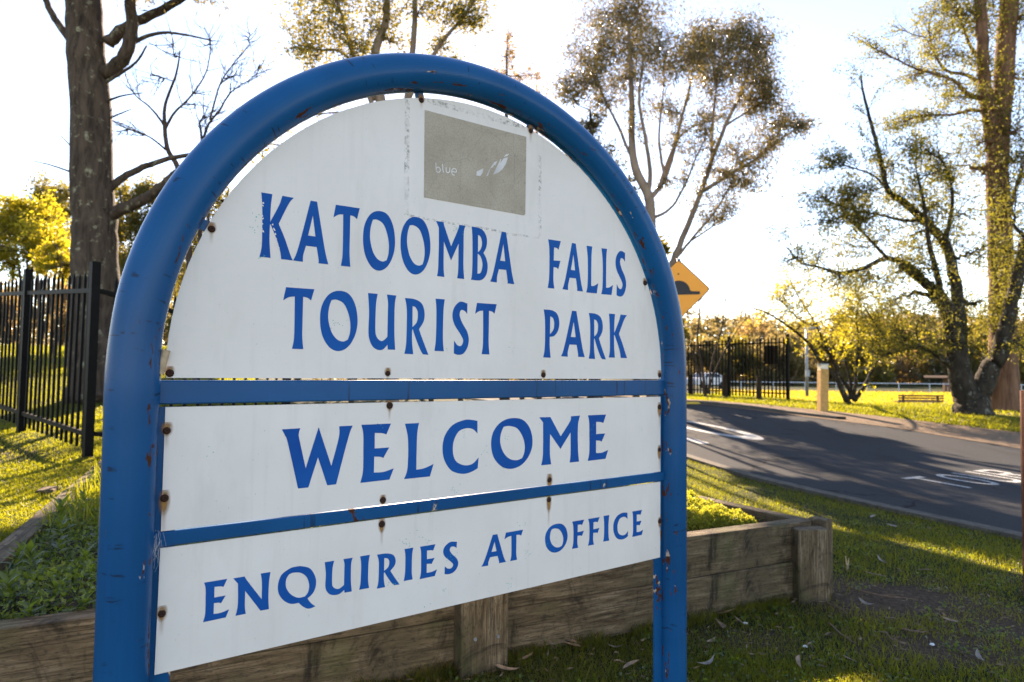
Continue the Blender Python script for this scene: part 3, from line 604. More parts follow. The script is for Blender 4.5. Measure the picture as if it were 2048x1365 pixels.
s0, s1 = BED[1], BED[2]; sd = (s1 - s0) / np.linalg.norm(s1 - s0); SL = np.linalg.norm(s1 - s0)
run(s0 + sd * .04, s1, [SL * .62], 2, .085, .05)
run(BED[2], BED[3], [2.0], 2)
run(BED[3], BED[0], [1.7, 3.5], 2, .11, .055, BH + .01)
# upright posts standing against the outside of the wall
def post(c, w, d, ang_, h, name='bed_post'):
    o = beam(name, A(c) - A([h / 2, 0]), A(c) + A([h / 2, 0]), 0, d, w, M['timber'], None, bev=.008)
    o.rotation_euler = (0, math.radians(90), 0); o.matrix_world = Matrix.Translation((c[0], c[1], h / 2 - .02)) @ Matrix.Rotation(ang_, 4, 'Z') @ Matrix.Rotation(math.radians(90), 4, 'X') @ Matrix.Rotation(math.radians(90), 4, 'Y') @ Matrix.Identity(4)
    return o
def upright(c, w, d, ang_, h):
    m = bmesh.new(); bmesh.ops.create_cube(m, size=1); bmesh.ops.scale(m, vec=(h, d, w), verts=m.verts)
    bmesh.ops.bevel(m, geom=m.edges[:], offset=.008, segments=2, affect='EDGES', profile=.6)
    for v in m.verts: v.co += Vector(RNG.normal(size=3) * .0015)
    me = bpy.data.meshes.new('bed_post'); m.to_mesh(me); m.free(); me.materials.append(M['timber'])
    o = bpy.data.objects.new('bed_post', me); COL.objects.link(o); o.parent = bed
    # local x (the grain) up, local z along the wall, local y out of it
    ux = Vector((0, 0, 1)); uz = Vector((math.cos(ang_), math.sin(ang_), 0)); uy = uz.cross(ux)
    o.matrix_local = Matrix.Translation(Vector((c[0], c[1], h / 2 - .03)) - Vector(bed['_o'])) @ Matrix(((ux.x, uy.x, uz.x, 0), (ux.y, uy.y, uz.y, 0), (ux.z, uy.z, uz.z, 0), (0, 0, 0, 1)))
    return o
fa = math.atan2(fd[1], fd[0]); sa = math.atan2(sd[1], sd[0])
upright(f0 + fd * mid - fn * .052, .225, .10, fa, .475)
upright(f1 - fd * .155 - fn * .055, .19, .105, fa - .35, .462)
upright(s0 + sd * .02 + A([sd[1], -sd[0]]) * .046, .11, .085, sa, .485)
upright(BED[3] * .52 + BED[0] * .48 + A([-.10, -.05]), .16, .10, math.atan2(*(BED[3] - BED[0])[::-1]), .50)
for q, zz in ((.06, .16), (-.05, .165)):          # coach screw heads in the middle post
    c = f0 + fd * (mid + q) - fn * .103; m = MB(); m.tube([A([c[0], c[1], zz]), A([c[0] - fn[0] * .006, c[1] - fn[1] * .006, zz])], [.008, .006], 10); m.build('bolt', M['galv'], bed)
# blue survey paint dashes on the end board
c = s0 + sd * .02 + A([sd[1], -sd[0]]) * .046
# soil inside
inner = [b + (A(BED).mean(0) - b) * .035 for b in BED]
gx, gy = np.meshgrid(np.linspace(-4.4, 2.0, 80), np.linspace(2, 7.3, 66), indexing='ij'); ok = in_poly(gx, gy, inner)
zz = .395 + .02 * np.sin(gx * 5) * np.sin(gy * 4.3); ii = np.arange(gx.size).reshape(gx.shape)
q = np.stack([ii[:-1, :-1], ii[1:, :-1], ii[1:, 1:], ii[:-1, 1:]], -1).reshape(-1, 4); keep = ok.ravel()[q].any(1)
gx2 = gx.ravel(); gy2 = gy.ravel()
m = MB(); m.add(np.stack([gx2, gy2, zz.ravel()], 1), q[ok.ravel()[q].all(1)]); m.build('soil', M['soil'], bed, smooth=True)

# ================================================================== STEEL FENCES
def picket_mesh(h, w=.0115):
    m = MB(); m.box((0, 0, h / 2), (w, w, h / 2)); t = .045
    m.add(A([[-w, -w, h], [w, -w, h], [w, w, h], [-w, w, h], [0, 0, h + t]]) * A([1, 1, 1]), [A([[0, 1, 4], [1, 2, 4], [2, 3, 4], [3, 0, 4]])]); return m
def fence(label, pts, h, spacing, hfun=None, group=None, post_w=.038, finial=False, ph=.10, first=True, pick=.0115):
    t = thing('steel_fence', onground(*pts[0]), label, 'fence', group); o0 = A(t['_o']); src = None; psrc = None
    for k, (a, b) in enumerate(zip(pts[:-1], pts[1:])):
        a, b = A(a), A(b); L = np.linalg.norm(b - a); d = (b - a) / L; ang_ = math.atan2(d[1], d[0]); za, zb = float(hgt(*a)), float(hgt(*b))
        for zr in (.22, h - .17):
            m = MB(); R = rotz(ang_); pa = A([*a, za + zr]); pb = A([*b, zb + zr]); sl = math.atan2(zb - za, L)
            Ry = A([[math.cos(sl), 0, -math.sin(sl)], [0, 1, 0], [math.sin(sl), 0, math.cos(sl)]]); m.box((pa + pb) / 2, (np.linalg.norm(pb - pa) / 2, .020, .022), R @ Ry); m.build('rail', M['black'], t)
        n = max(2, int(round(L / spacing)))
        for q in range(1, n):
            p = a + d * L * q / n + RNG.normal(size=2) * .003; z = za + (zb - za) * q / n + .07
            loc = A([*p, z]) - o0
            if src is None: src = picket_mesh(h - .10, pick).build('picket', M['black'], t, origin=(0, 0, 0)); src.location = Vector(loc); src.rotation_euler = (0, 0, ang_)
            else: copy_part(src, t, loc, (RNG.normal() * .004, RNG.normal() * .004, ang_))
    for a in (pts if first else pts[1:]):
        z = float(hgt(*a)); loc = A([*a, z]) - o0
        if psrc is None:
            m = MB(); m.box((0, 0, (h + ph) / 2 - .1), (post_w, post_w, (h + ph) / 2 + .1)); m.box((0, 0, h + ph + .006), (post_w * 1.06, post_w * 1.06, .006)); psrc = m.build('post', M['black'], t, origin=(0, 0, 0)); psrc.location = Vector(loc)
        else: psrc2 = copy_part(psrc, t, loc)
        (psrc if psrc.location == Vector(loc) else psrc2).rotation_euler = (0, 0, ang_)
    return t
c0 = A([-4.12, 6.28]); d1 = A([-5.72, 7.52]) - c0
fence('black steel picket fence running up the sunlit slope at the left edge', [c0, c0 + d1, c0 + d1 * 2.1, c0 + d1 * 3.2], 1.80, .148)
d2 = A([.45, .79]); d2 /= np.linalg.norm(d2)
fence('black picket fence seen between the big trunk and the blue arch', [c0 + d2 * .05, c0 + d2 * 2.4], 1.80, .16, first=False)
e0 = A([9.21, 21.38]); d3 = A([-1.27, 2.02])
ff = fence('black steel picket fence across the road beside the bare shrub', [e0, e0 + d3, e0 + d3 * 2, e0 + d3 * 3], 2.1, .148, post_w=.045, pick=.019)

pb = e0 + d3 * .27; m = MB(); m.box(A([pb[0], pb[1], float(hgt(*pb)) + 1.52]) + A([.04, .045, 0]), (.26, .008, .32), rotz(math.atan2(d3[1], d3[0]))); m.build('dark_board', M['oldwood'], ff)

# ================================================================== ROAD FURNITURE
Yd = 9.3; cS = at(1357, 580, Yd); aS = math.radians(-17)
hs = thing('warning_sign', onground(cS[0], cS[1]), 'orange diamond speed hump sign behind the right side of the blue arch', 'road sign')
Rs = rotz(aS)                                   # local x right, local -y toward the viewer
def srot(P): return np.asarray(P) @ Rs.T + cS
hd = .445
def rdiamond(r, y, nrd=5, rad=.05):
    out = []
    for k in range(4):
        th = math.pi / 2 * k; c = A([math.cos(th), math.sin(th)]) * (r - rad * 1.414 * .9)
        for q in np.linspace(-math.pi / 4, math.pi / 4, nrd): out.append((c[0] + rad * math.cos(th + q), c[1] + rad * math.sin(th + q)))
    return A([[a, y, b] for a, b in out])
def slab(m, front, back):
    n = len(front); i = np.arange(n); j = (i + 1) % n
    m.add(np.concatenate([srot(front), srot(back)]), [A([list(range(n))]), A([[n + t for t in range(n)][::-1]]), np.stack([j, i, n + i, n + j], 1)])
m = MB(); slab(m, rdiamond(hd, -.002), rdiamond(hd, .002)); m.build('sign_edge', M['signblack'], hs)
m = MB(); slab(m, rdiamond(hd - .016, -.0045), rdiamond(hd - .016, -.0022)); m.build('sign_face', M['yellow'], hs)
prof = [(-.30, -.075), (.30, -.075), (.30, -.030), (.185, -.025)] + [(.165 * math.cos(q), -.03 + .165 * math.sin(q)) for q in np.linspace(.12, math.pi - .12, 14)] + [(-.185, -.025), (-.30, -.03)]
m = MB(); slab(m, A([[a, -.0062, b] for a, b in prof]), A([[a, -.0047, b] for a, b in prof])); m.build('hump_symbol', M['signblack'], hs)
for zz in (.23, -.23): m = MB(); m.tube([srot(A([0, -.005, zz])), srot(A([0, -.0095, zz]))], .012, 10); m.build('bolt', M['screw'], hs)
m = MB(); zt = cS[2] + .46; bx = srot(A([0, .035, 0])); m.tube([A([bx[0], bx[1], float(hgt(bx[0], bx[1])) - .2]), A([bx[0], bx[1], zt])], .03, 14); m.build('pole', M['galv'], hs, smooth=True)
for zz in (.2, -.2): m = MB(); m.box(srot(A([0, .018, zz])), (.04, .022, .02), Rs); m.build('bracket', M['galv'], hs)

def timber_post(name, label, cat, p, w, h, mat, lean=0., capped=False, group=None, round_=False, sink=.2):
    t = thing(name, p, label, cat, group); b = A(p); top_ = b + A([lean * h, 0, h]); m = MB()
    if round_: m.tube([b - A([0, 0, sink]), b + (top_ - b) * .5, top_], [w * 1.05, w, w * .94], 14)
    else:
        q = A([[-w, -w], [w, -w], [w, w], [-w, w]]); V = [np.column_stack([q + b[:2] + (top_ - b)[:2] * f, np.full(4, b[2] + h * f - (sink if f == 0 else 0))]) for f in (0, .97)] + [np.column_stack([q * .86 + top_[:2], np.full(4, top_[2])])]
        F = [[8, 9, 10, 11]]
        for r in (0, 4):
            for k in range(4): F.append([r + k, r + (k + 1) % 4, r + 4 + (k + 1) % 4, r + 4 + k])
        m.add(np.concatenate(V), F)
    m.build('shaft', mat, t)
    return t, top_
for k, (px, py, Yb, lab) in enumerate(((1382, 780, 25.0, 'short dark timber bollard nearest the blue post'), (1450, 790, 22.9, 'short dark timber bollard in front of the middle fence post'), (1518, 800, 20.9, 'short dark timber bollard in front of the last fence panel'))):
    p = at(px, 780, Yb); p = onground(p[0], p[1]); timber_post('bollard', lab, 'bollard', p, .085, .80, M['oldwood'], group='dark timber bollards along the far verge', round_=True)
p = G(1645, 823); t, tp = timber_post('marker_post', 'honey coloured square timber post with pale cap beside the far verge', 'post', p, .10, 1.08, M['newwood'], lean=.02)
m = MB(); m.box(tp + A([0, 0, .05]), (.095, .095, .055)); m.build('light_band', M['cap'], t); m = MB(); m.box(tp + A([0, 0, .117]), (.108, .108, .013)); m.build('lid', M['galv'], t)
p = onground(3.203, 3.93); timber_post('timber_post', 'round red brown timber post at the right edge of the lawn', 'post', p, .075, 1.26, M['redwood'], round_=True)
# rubber speed hump with yellow blocks
h0, h1 = A([1.2, 17.2]), A([5.30, 18.35]); hd_ = (h1 - h0) / np.linalg.norm(h1 - h0); hp = A([-hd_[1], hd_[0]])
hump = thing('speed_hump', onground(*h0), 'low black and yellow speed hump across the far end of the road', 'speed hump')
nseg = 9
for k in range(nseg):
    a = h0 + (h1 - h0) * k / nseg; b = h0 + (h1 - h0) * (k + .985) / nseg; m = MB(); prof = [(-.22, .008), (-.12, .055), (.12, .055), (.22, .008)]
    V = [[*(p_ + hp * o), float(hgt(*p_)) + z] for p_ in (a, b) for o, z in prof]; m.add(A(V), [[0, 4, 5, 1], [1, 5, 6, 2], [2, 6, 7, 3], [3, 2, 1, 0], [4, 7, 6, 5][::-1]]); m.build('segment', M['humpy' if k % 2 == 0 else 'humpb'], hump)
# park bench seen from behind
bp = at(1842, 800, 29.); bz = float(hgt(bp[0], bp[1])); bench = thing('park_bench', (bp[0], bp[1], bz), 'slatted brown timber bench facing the sunny oval', 'bench'); bo = A([bp[0], bp[1], bz])
for zz in (.33, .44, .55): m = MB(); m.box(bo + A([0, 0, zz]), (1.02, .02, .036)); m.build('back_slat', M['benchwood'], bench)
for yy in (.1, .22, .34): m = MB(); m.box(bo + A([0, yy, .26]), (1.02, .05, .018)); m.build('seat_slat', M['benchwood'], bench)
for xx in (-.78, .78):
    for yy in (.03, .35): m = MB(); m.box(bo + A([xx, yy + .015, .09 if yy > .2 else .26]), (.04, .028, .15 if yy > .2 else .33)); m.build('leg', M['benchwood'], bench)
# oval boundary rail, light pole, shelter
r0, r1 = A([16.0, 52.]), A([48., 54.]); rl = thing('boundary_rail', onground(*r0), 'long pale rail edging the sunny oval before the trees', 'railing')
for k in range(12):
    a = r0 + (r1 - r0) * k / 12; b = r0 + (r1 - r0) * (k + 1) / 12; za, zb = float(hgt(*a)), float(hgt(*b)); m = MB(); m.tube([A([*a, za + .75]), A([*b, zb + .75])], .035, 8); m.build('rail', M['rail'], rl)
    m = MB(); m.tube([A([*a, za - .2]), A([*a, za + .75])], .03, 8); m.build('post', M['rail'], rl)
p = at(1614, 780, 40.); p = onground(p[0], p[1]); lp = thing('light_pole', p, 'slim grey green lamp pole behind the multi stemmed tree', 'lamp pole')
m = MB(); m.tube([p - A([0, 0, .3]), p + A([0, 0, 4.3])], [.10, .07], 12); m.build('pole', M['galv'], lp, smooth=True); m = MB(); m.box(p + A([.35, 0, 4.35]), (.45, .1, .05)); m.build('lamp_head', M['galv'], lp); m = MB(); m.box(p + A([-.02, -.13, 1.5]), (.12, .06, .2)); m.build('switch_box', M['galv'], lp)
p = at(1922, 780, 58.); p = onground(p[0], p[1]); sh = thing('park_shelter', p, 'low brown shelter with a flat roof beyond the oval', 'shelter')
m = MB(); m.box(p + A([0, 0, 1.35]), (2.3, 1.6, .10)); m.build('roof', M['roofm'], sh)
m = MB(); m.box(p + A([.35, .6, .5]), (1.5, .15, .74)); m.build('wall', M['wallm'], sh)
for xx in (-2.0, 2.0): m = MB(); m.box(p + A([xx, -1.3, .5]), (.08, .08, .76)); m.build('post', M['roofm'], sh)
# parked cars
def car(p, ang_, label, sc=1.0):
    t = thing('parked_car', p, label, 'car', None); R = rotz(ang_)
    prof = A([(-2.1, .32), (-2.12, .75), (-2.0, .92), (-1.25, .98), (-.62, 1.42), (.75, 1.46), (1.5, 1.02), (2.0, .95), (2.12, .7), (2.1, .32)])
    def ext(pr, y0, y1, nm, mat, tap=1.):
        n = len(pr); V = [[a, y0, b] for a, b in pr] + [[a, y1, b] for a, b in pr]; V = A(V); V[:, 1] *= np.where(V[:, 2] > 1.05, tap, 1); i = np.arange(n); j = (i + 1) % n; m = MB()
        m.add((V * sc) @ R.T + A(p), [A([list(range(n))]), A([[n + q for q in range(n)][::-1]]), np.stack([j, i, n + i, n + j], 1)]); return m.build(nm, mat, t)
    ext(prof, -.85, .85, 'body', M['carwhite'], .82)
    for s in (-1, 1):
        ext(A([(-1.05, 1.02), (-.55, 1.37), (.05, 1.39), (.05, 1.02)]), s * .80, s * .86, 'side_window', M['glass'], .86); ext(A([(.12, 1.02), (.12, 1.39), (.68, 1.38), (1.28, 1.02)]), s * .80, s * .86, 'side_window', M['glass'], .86)
    for (x0, z0, x1, z1) in ((-1.27, 1.0, -.64, 1.41), (1.52, 1.04, .77, 1.45)):
        m = MB(); sx = -1 if x0 < 0 else 1; V = A([[x0 + sx * .012, -.74, z0 + .02], [x0 + sx * .012, .74, z0 + .02], [x1 + sx * .03, .62, z1 + .0], [x1 + sx * .03, -.62, z1 + .0]]); m.add((V * sc) @ R.T + A(p), A([[0, 1, 2, 3]])); m.build('windscreen', M['glass'], t)
    for x in (-1.3, 1.3):
        for y in (-.8, .8): m = MB(); c = A([x, y, .32]); m.tube([(c - A([0, .1, 0])) * sc @ R.T + A(p), (c + A([0, .1, 0])) * sc @ R.T + A(p)], .32 * sc, 18); m.build('wheel', M['tyre'], t)
    return t
p = at(1412, 780, 62.); car(onground(p[0], p[1]), .5, 'white car parked far behind the fence across the road')

# ================================================================== TREES
def bez(P, n):
    P = np.asarray(P, float)
    if len(P) < 3: return np.linspace(P[0], P[-1], n)
    q = np.linspace(0, len(P) - 1, n); i = np.minimum(q.astype(int), len(P) - 2); f = (q - i)[:, None]
    p0 = P[np.maximum(i - 1, 0)]; p1 = P[i]; p2 = P[i + 1]; p3 = P[np.minimum(i + 2, len(P) - 1)]
    return .5 * (2 * p1 + (p2 - p0) * f + (2 * p0 - 5 * p1 + 4 * p2 - p3) * f * f + (3 * p1 - p0 - 3 * p2 + p3) * f ** 3)
def twigs(mb, p, d, L, r, depth, spread=.5, up=.15, kids=(2, 4), sides=4, tips=None, wob=.08):
    n = 5; P = [p]; dd = d / np.linalg.norm(d)
    for _ in range(n - 1):
        dd = dd + RNG.normal(size=3) * wob * 1.6 + A([0, 0, up * .25]); dd /= np.linalg.norm(dd); P.append(P[-1] + dd * L / (n - 1))
    P = A(P); mb.tube(P, np.linspace(r, r * .45, n), sides, False)
    if tips is not None: tips.append((P, depth))
    if depth > 0:
        for _ in range(int(RNG.integers(kids[0], kids[1] + 1))):
            k = int(RNG.integers(1, n)); nd = dd + RNG.normal(size=3) * spread + A([0, 0, up]); twigs(mb, P[k], nd, L * RNG.uniform(.5, .8), r * .5, depth - 1, spread, up, kids, sides, tips, wob)
def pxw(r, Y): return r / F0 * Y
def tree(name, label, base, Yd, limbs, clusters, bark, leaf, lsize=.07, lw=.35, group=None, droop=.3, density=1.0, bare=0, twig_r=.006, deep=1.0, cat='tree', ntw=14, flare=True, branch_r=.02, clumpy=.55, ltw=0, ltl=45, ltn=0):
    """limbs: [(sight-line points, r0 px, r1 px, depth shift)]; clusters: [(px, py, rx px, ry px, leaves)]"""
    base = A(base, float); Yd = base[1] if Yd is None else Yd; t = thing(name, base, label, cat, group); tb = MB(); nodes = []; main = True; shoots = []
    for pts, r0, r1, dy in limbs:
        n0 = len(pts); W = A([at(a, b, Yd + dy * (k / max(1, n0 - 1))) for k, (a, b) in enumerate(pts)]); n = max(8, len(pts) * 5)
        if main: W[0] = base - A([0, 0, .1])
        C = bez(W, n); R = pxw(r0, Yd) + (pxw(r1, Yd) - pxw(r0, Yd)) * np.linspace(0, 1, n) ** (1.0 if main else .65)
        s_ = np.concatenate([[0], np.cumsum(np.linalg.norm(np.diff(C, axis=0), axis=1))])
        if main and flare: R = R * (1 + .45 * np.exp(-s_ / (R[0] * 1.6)))
        C = C + RNG.normal(size=C.shape) * R[:, None] * (.04 if main else .10)
        tb.tube(C, R, 18 if R[0] > .1 else 9, True); nodes += [(c, r) for c, r in zip(C[2:], R[2:])]
        if ltw and not main:                 # side shoots along the outer part of each limb
            for q in range(ltw):
                k = int(RNG.integers(n // 3, n)); dd = C[min(k + 1, n - 1)] - C[max(k - 1, 0)]; dd = dd / (np.linalg.norm(dd) + 1e-9) + RNG.normal(size=3) * .55 + A([0, 0, .15])
                twigs(tb, C[k], dd, pxw(ltl, Yd) * RNG.uniform(.5, 1.2), min(R[k] * .6, twig_r * 1.6), 1, .6, .1, (2, 4), 4, shoots)
        main = False
    NP = A([q[0] for q in nodes]); NR = A([q[1] for q in nodes]); lb = MB(); nl = 0
    for (px, py, rx, ry, cnt) in clusters:
        r = A([pxw(rx, Yd), pxw(rx, Yd) * deep, pxw(ry, Yd)]); c = at(px, py, Yd + RNG.normal() * r[1] * .5)
        dist = np.linalg.norm(NP - c, axis=1) + .6 * np.maximum(0, NP[:, 2] - c[2]) - NR * 2; k = int(np.argmin(dist)); a = NP[k]
        mid_ = (a + c) / 2 + RNG.normal(size=3) * np.linalg.norm(c - a) * .10; br = min(max(branch_r, NR[k] * .55), NR[k]); C = bez([a, mid_, c], 9)
        tb.tube(C + np.concatenate([[[0, 0, 0]], RNG.normal(size=(8, 3)) * br * .5]), np.linspace(br, twig_r * 1.6, 9), 5, False)
        nt = max(4, int(ntw * (rx * ry) ** .5 / 45))
        ctr = []
        for q in range(nt):
            u = RNG.normal(size=3); u /= np.linalg.norm(u); e_ = c + u * r * RNG.uniform(.45, 1.0) ** .6; st = C[int(RNG.integers(3, 9))]
            m2 = (st + e_) / 2 + RNG.normal(size=3) * np.linalg.norm(e_ - st) * .14; P = bez([st, m2, e_], 5); tb.tube(P, np.linspace(twig_r * 1.5, twig_r * .5, 5), 4, False); ctr.append(P)
            if bare: twigs(tb, P[3], P[4] - P[2], np.linalg.norm(r) * .35, twig_r * .6, bare - 1, .6, .05, (2, 4), 3)
        if cnt:
            n = int(cnt * density); P = A(ctr); w_ = RNG.random(nt) ** 1.5 + .1; w_ /= w_.sum(); ti = RNG.choice(nt, n, p=w_); f = RNG.uniform(.35, 1.12, n) * 4; i0 = np.minimum(f.astype(int), 3); fr = (f - i0)[:, None]
            pos = P[ti, i0] * (1 - fr) + P[ti, i0 + 1] * fr; pos = pos + RNG.normal(size=(n, 3)) * r * (.12 + .22 * (1 - clumpy))
            d = RNG.normal(size=(n, 3)) * .8 + (P[ti, 4] - P[ti, 0]) / (np.linalg.norm(P[ti, 4] - P[ti, 0], axis=1)[:, None] + 1e-6) * .5 + A([0, 0, -droop])
            ls = lsize * RNG.uniform(.6, 1.35, n); lb.leaves(pos, d, ls, ls * lw, np.clip(RNG.normal(.45, .25, n), 0, 1)); nl += n
    if ltn and shoots:
        for P, dep in shoots:
            n = int(ltn * density); f = RNG.uniform(.3, 1.05, n) * 4; i0 = np.minimum(f.astype(int), 3); fr = (f - i0)[:, None]; pos = P[i0] * (1 - fr) + P[i0 + 1] * fr + RNG.normal(size=(n, 3)) * lsize * .8
            ls = lsize * RNG.uniform(.6, 1.3, n); lb.leaves(pos, RNG.normal(size=(n, 3)) * .8 + (P[4] - P[0]) / np.linalg.norm(P[4] - P[0]) * .6 - A([0, 0, droop]), ls, ls * lw, np.clip(RNG.normal(.45, .25, n), 0, 1)); nl += n
    tb.build('trunk', M[bark], t, smooth=True)
    if nl: lb.build('crown', M[leaf], t)
    return t
# --- the big rough trunk at the left
tree('gum_tree', 'huge rough barked gum trunk with lichen behind the left fence', G(200, 802), 10.3,
     [([(200, 830), (193, 640), (192, 500), (186, 380), (182, 220), (172, 90), (165, -30), (158, -140)], 45, 30, 0), ([(214, 88), (260, 50), (310, 28), (365, -4), (420, -30)], 13, 6, .4), ([(210, 150), (250, 112), (263, 62), (262, 0), (265, -60)], 15, 9, -.3),
      ([(268, 84), (310, 68), (350, 67), (395, 75), (425, 82)], 5, 1.3, .2), ([(205, 168), (245, 145), (275, 122), (293, 92)], 4.5, 1.6, -.4), ([(150, 92), (118, 50), (92, 2), (80, -60)], 9, 5, .2), ([(205, 208), (240, 193), (285, 186)], 3.4, 1, -.3),
      ([(208, 242), (240, 228), (262, 219)], 3, .9, .2), ([(215, 382), (255, 350), (300, 330), (345, 316), (400, 306)], 9, 4, .5), ([(215, 432), (265, 410), (310, 385), (345, 355), (390, 322), (440, 300)], 13, 7, -.4), ([(160, 352), (110, 333), (65, 322)], 3, .8, -.2), ([(160, 312), (122, 272)], 2.6, .9, .2), ([(240, 385), (242, 400), (245, 412)], 3, 1.5, 0)],
     [(285, -60, 90, 50, 900), (70, -70, 80, 50, 700), (400, -50, 70, 45, 700), (160, -190, 140, 60, 1500)], 'bark_gum', 'leaf_gum', .12, .22, twig_r=.008)
# --- leafless sapling rising behind the left shoulder of the arch
tree('bare_sapling', 'leafless sapling with fine branches behind the left shoulder of the arch', onground(*(at(400, 700, 11.5)[:2])), 11.5,
     [([(400, 700), (372, 420), (355, 335), (335, 298), (329, 240), (332, 205), (352, 150), (360, 105)], 7, 1.4, 0), ([(328, 250), (300, 215), (270, 190), (250, 150)], 3, .8, .3), ([(332, 300), (300, 275), (265, 262), (228, 244)], 2.6, .7, -.3), ([(329, 262), (350, 225), (380, 195), (410, 150), (420, 110)], 3.4, 1.1, .2),
      ([(400, 520), (405, 330), (412, 260), (440, 220), (462, 185), (500, 160)], 5, 1, .5), ([(420, 240), (440, 170), (465, 130), (500, 90)], 2.5, .8, .3), ([(440, 700), (405, 300), (400, 245), (415, 235)], 4, 1.4, .4)],
     [(345, 90, 55, 45, 0), (420, 80, 45, 40, 0), (500, 70, 40, 40, 0), (300, 150, 40, 50, 0), (520, 130, 35, 40, 0), (470, 150, 40, 40, 0), (255, 260, 40, 40, 0), (100, 350, 30, 30, 0)][:7], 'bark_twig', 'leaf_olive', bare=2, twig_r=.0065, ntw=12, branch_r=.012, flare=False, ltw=14, ltl=60)
# --- leafy gum above the top of the arch
tree('young_gum', 'young gum with olive leaves rising above the crown of the arch', onground(*(at(790, 700, 12.)[:2])), 12.,
     [([(790, 700), (770, 300), (750, 120), (772, 40), (775, -60)], 13, 5, 0), ([(800, 330), (826, 90), (830, 0), (835, -80)], 8, 4, .3), ([(760, 250), (700, 90), (680, 20), (650, -40)], 6, 2, -.4), ([(750, 200), (690, 110), (640, 100), (600, 90)], 5, 1.5, .4), ([(815, 200), (880, 90), (930, 30), (960, -20)], 6, 2, .2)],
     [(610, 60, 38, 48, 330), (655, 40, 45, 55, 420), (700, 85, 40, 40, 300), (740, 60, 45, 45, 330), (700, 150, 55, 40, 420), (625, 110, 40, 35, 260), (770, 10, 50, 40, 350), (690, 0, 60, 35, 420), (850, 5, 50, 35, 330), (905, 18, 60, 38, 480), (935, 45, 34, 30, 330), (880, 92, 34, 30, 240), (910, 130, 26, 22, 130), (790, 85, 35, 35, 180), (760, 150, 45, 40, 300), (840, -60, 110, 50, 700), (640, -50, 90, 40, 600), (930, -20, 50, 30, 240), (560, 230, 30, 40, 240), (520, 290, 28, 36, 240), (630, 190, 40, 35, 280)], 'bark_smooth', 'leaf_olive', .075, .42, twig_r=.0045, ntw=20, deep=1.3, density=1.9, ltw=14, ltl=90, ltn=9, clumpy=.3)
# --- trees mostly hidden by the sign: their crowns show round its edge and shade the lawn
tree('sheoak', 'slim brown tipped sheoak peeping over the right of the arch', onground(*(at(1010, 700, 19.)[:2])), 19.,
     [([(1010, 740), (1012, 400), (1013, 180), (1014, 90)], 8, .7, 0), ([(1075, 740), (1074, 400), (1074, 220), (1073, 150)], 6, .6, 1.0)],
     [(1016, 80, 16, 24, 160), (1012, 115, 30, 30, 420), (1000, 150, 36, 30, 500), (1030, 165, 36, 30, 500), (975, 175, 26, 24, 260), (1016, 195, 40, 30, 500), (1074, 150, 14, 26, 160), (1076, 195, 24, 34, 360), (1080, 260, 30, 36, 420)], 'bark_twig', 'leaf_brown', .10, .35, droop=-.5, twig_r=.006, ntw=20)
tree('dark_conifer', 'dark bushy conifer showing between the arch and the tall gum', onground(*(at(1190, 700, 21.)[:2])), 21.,
     [([(1190, 745), (1192, 500), (1185, 300), (1180, 220)], 12, 2, 0), ([(1265, 745), (1266, 560), (1262, 420), (1258, 350)], 9, 2, 1)],
     [(1182, 245, 26, 24, 600), (1165, 285, 48, 34, 900), (1200, 320, 50, 44, 1200), (1185, 400, 56, 60, 1400), (1205, 480, 56, 55, 1300), (1262, 375, 22, 24, 420), (1255, 420, 32, 34, 700), (1250, 490, 50, 50, 1000), (1255, 570, 56, 60, 1100), (1140, 180, 26, 28, 300)], 'bark_twig', 'leaf_dark', .14, .35, droop=-.2, twig_r=.007, ntw=20)
# --- the tall gum right of the arch
g5 = [(1225, 25, 60, 45, 800), (1290, 30, 60, 45, 800), (1200, 85, 50, 40, 600), (1260, 90, 65, 45, 900), (1160, 110, 35, 38, 320), (1310, 100, 40, 45, 480), (1150, 165, 32, 26, 300), (1190, 165, 40, 35, 380), (1250, 155, 45, 40, 420), (1385, 75, 48, 36, 700), (1370, 120, 50, 40, 800), (1430, 110, 48, 46, 850), (1465, 60, 42, 34, 600), (1510, 70, 42, 34, 600), (1490, 120, 48, 44, 850), (1535, 110, 26, 36, 380), (1440, 165, 40, 30, 420), (1525, 165, 34, 32, 420), (1535, 210, 36, 28, 380), (1500, 200, 36, 28, 260), (1560, 240, 36, 22, 340), (1600, 250, 22, 20, 260), (1545, 275, 36, 22, 280), (1470, 300, 36, 24, 280), (1500, 330, 42, 26, 320), (1450, 350, 32, 18, 180), (1500, 368, 26, 14, 180), (1410, 245, 34, 30, 170), (1340, 225, 34, 34, 170), (1335, 360, 16, 16, 90), (1280, -40, 110, 45, 1200), (1215, 205, 34, 28, 200), (1120, 165, 22, 30, 160)]
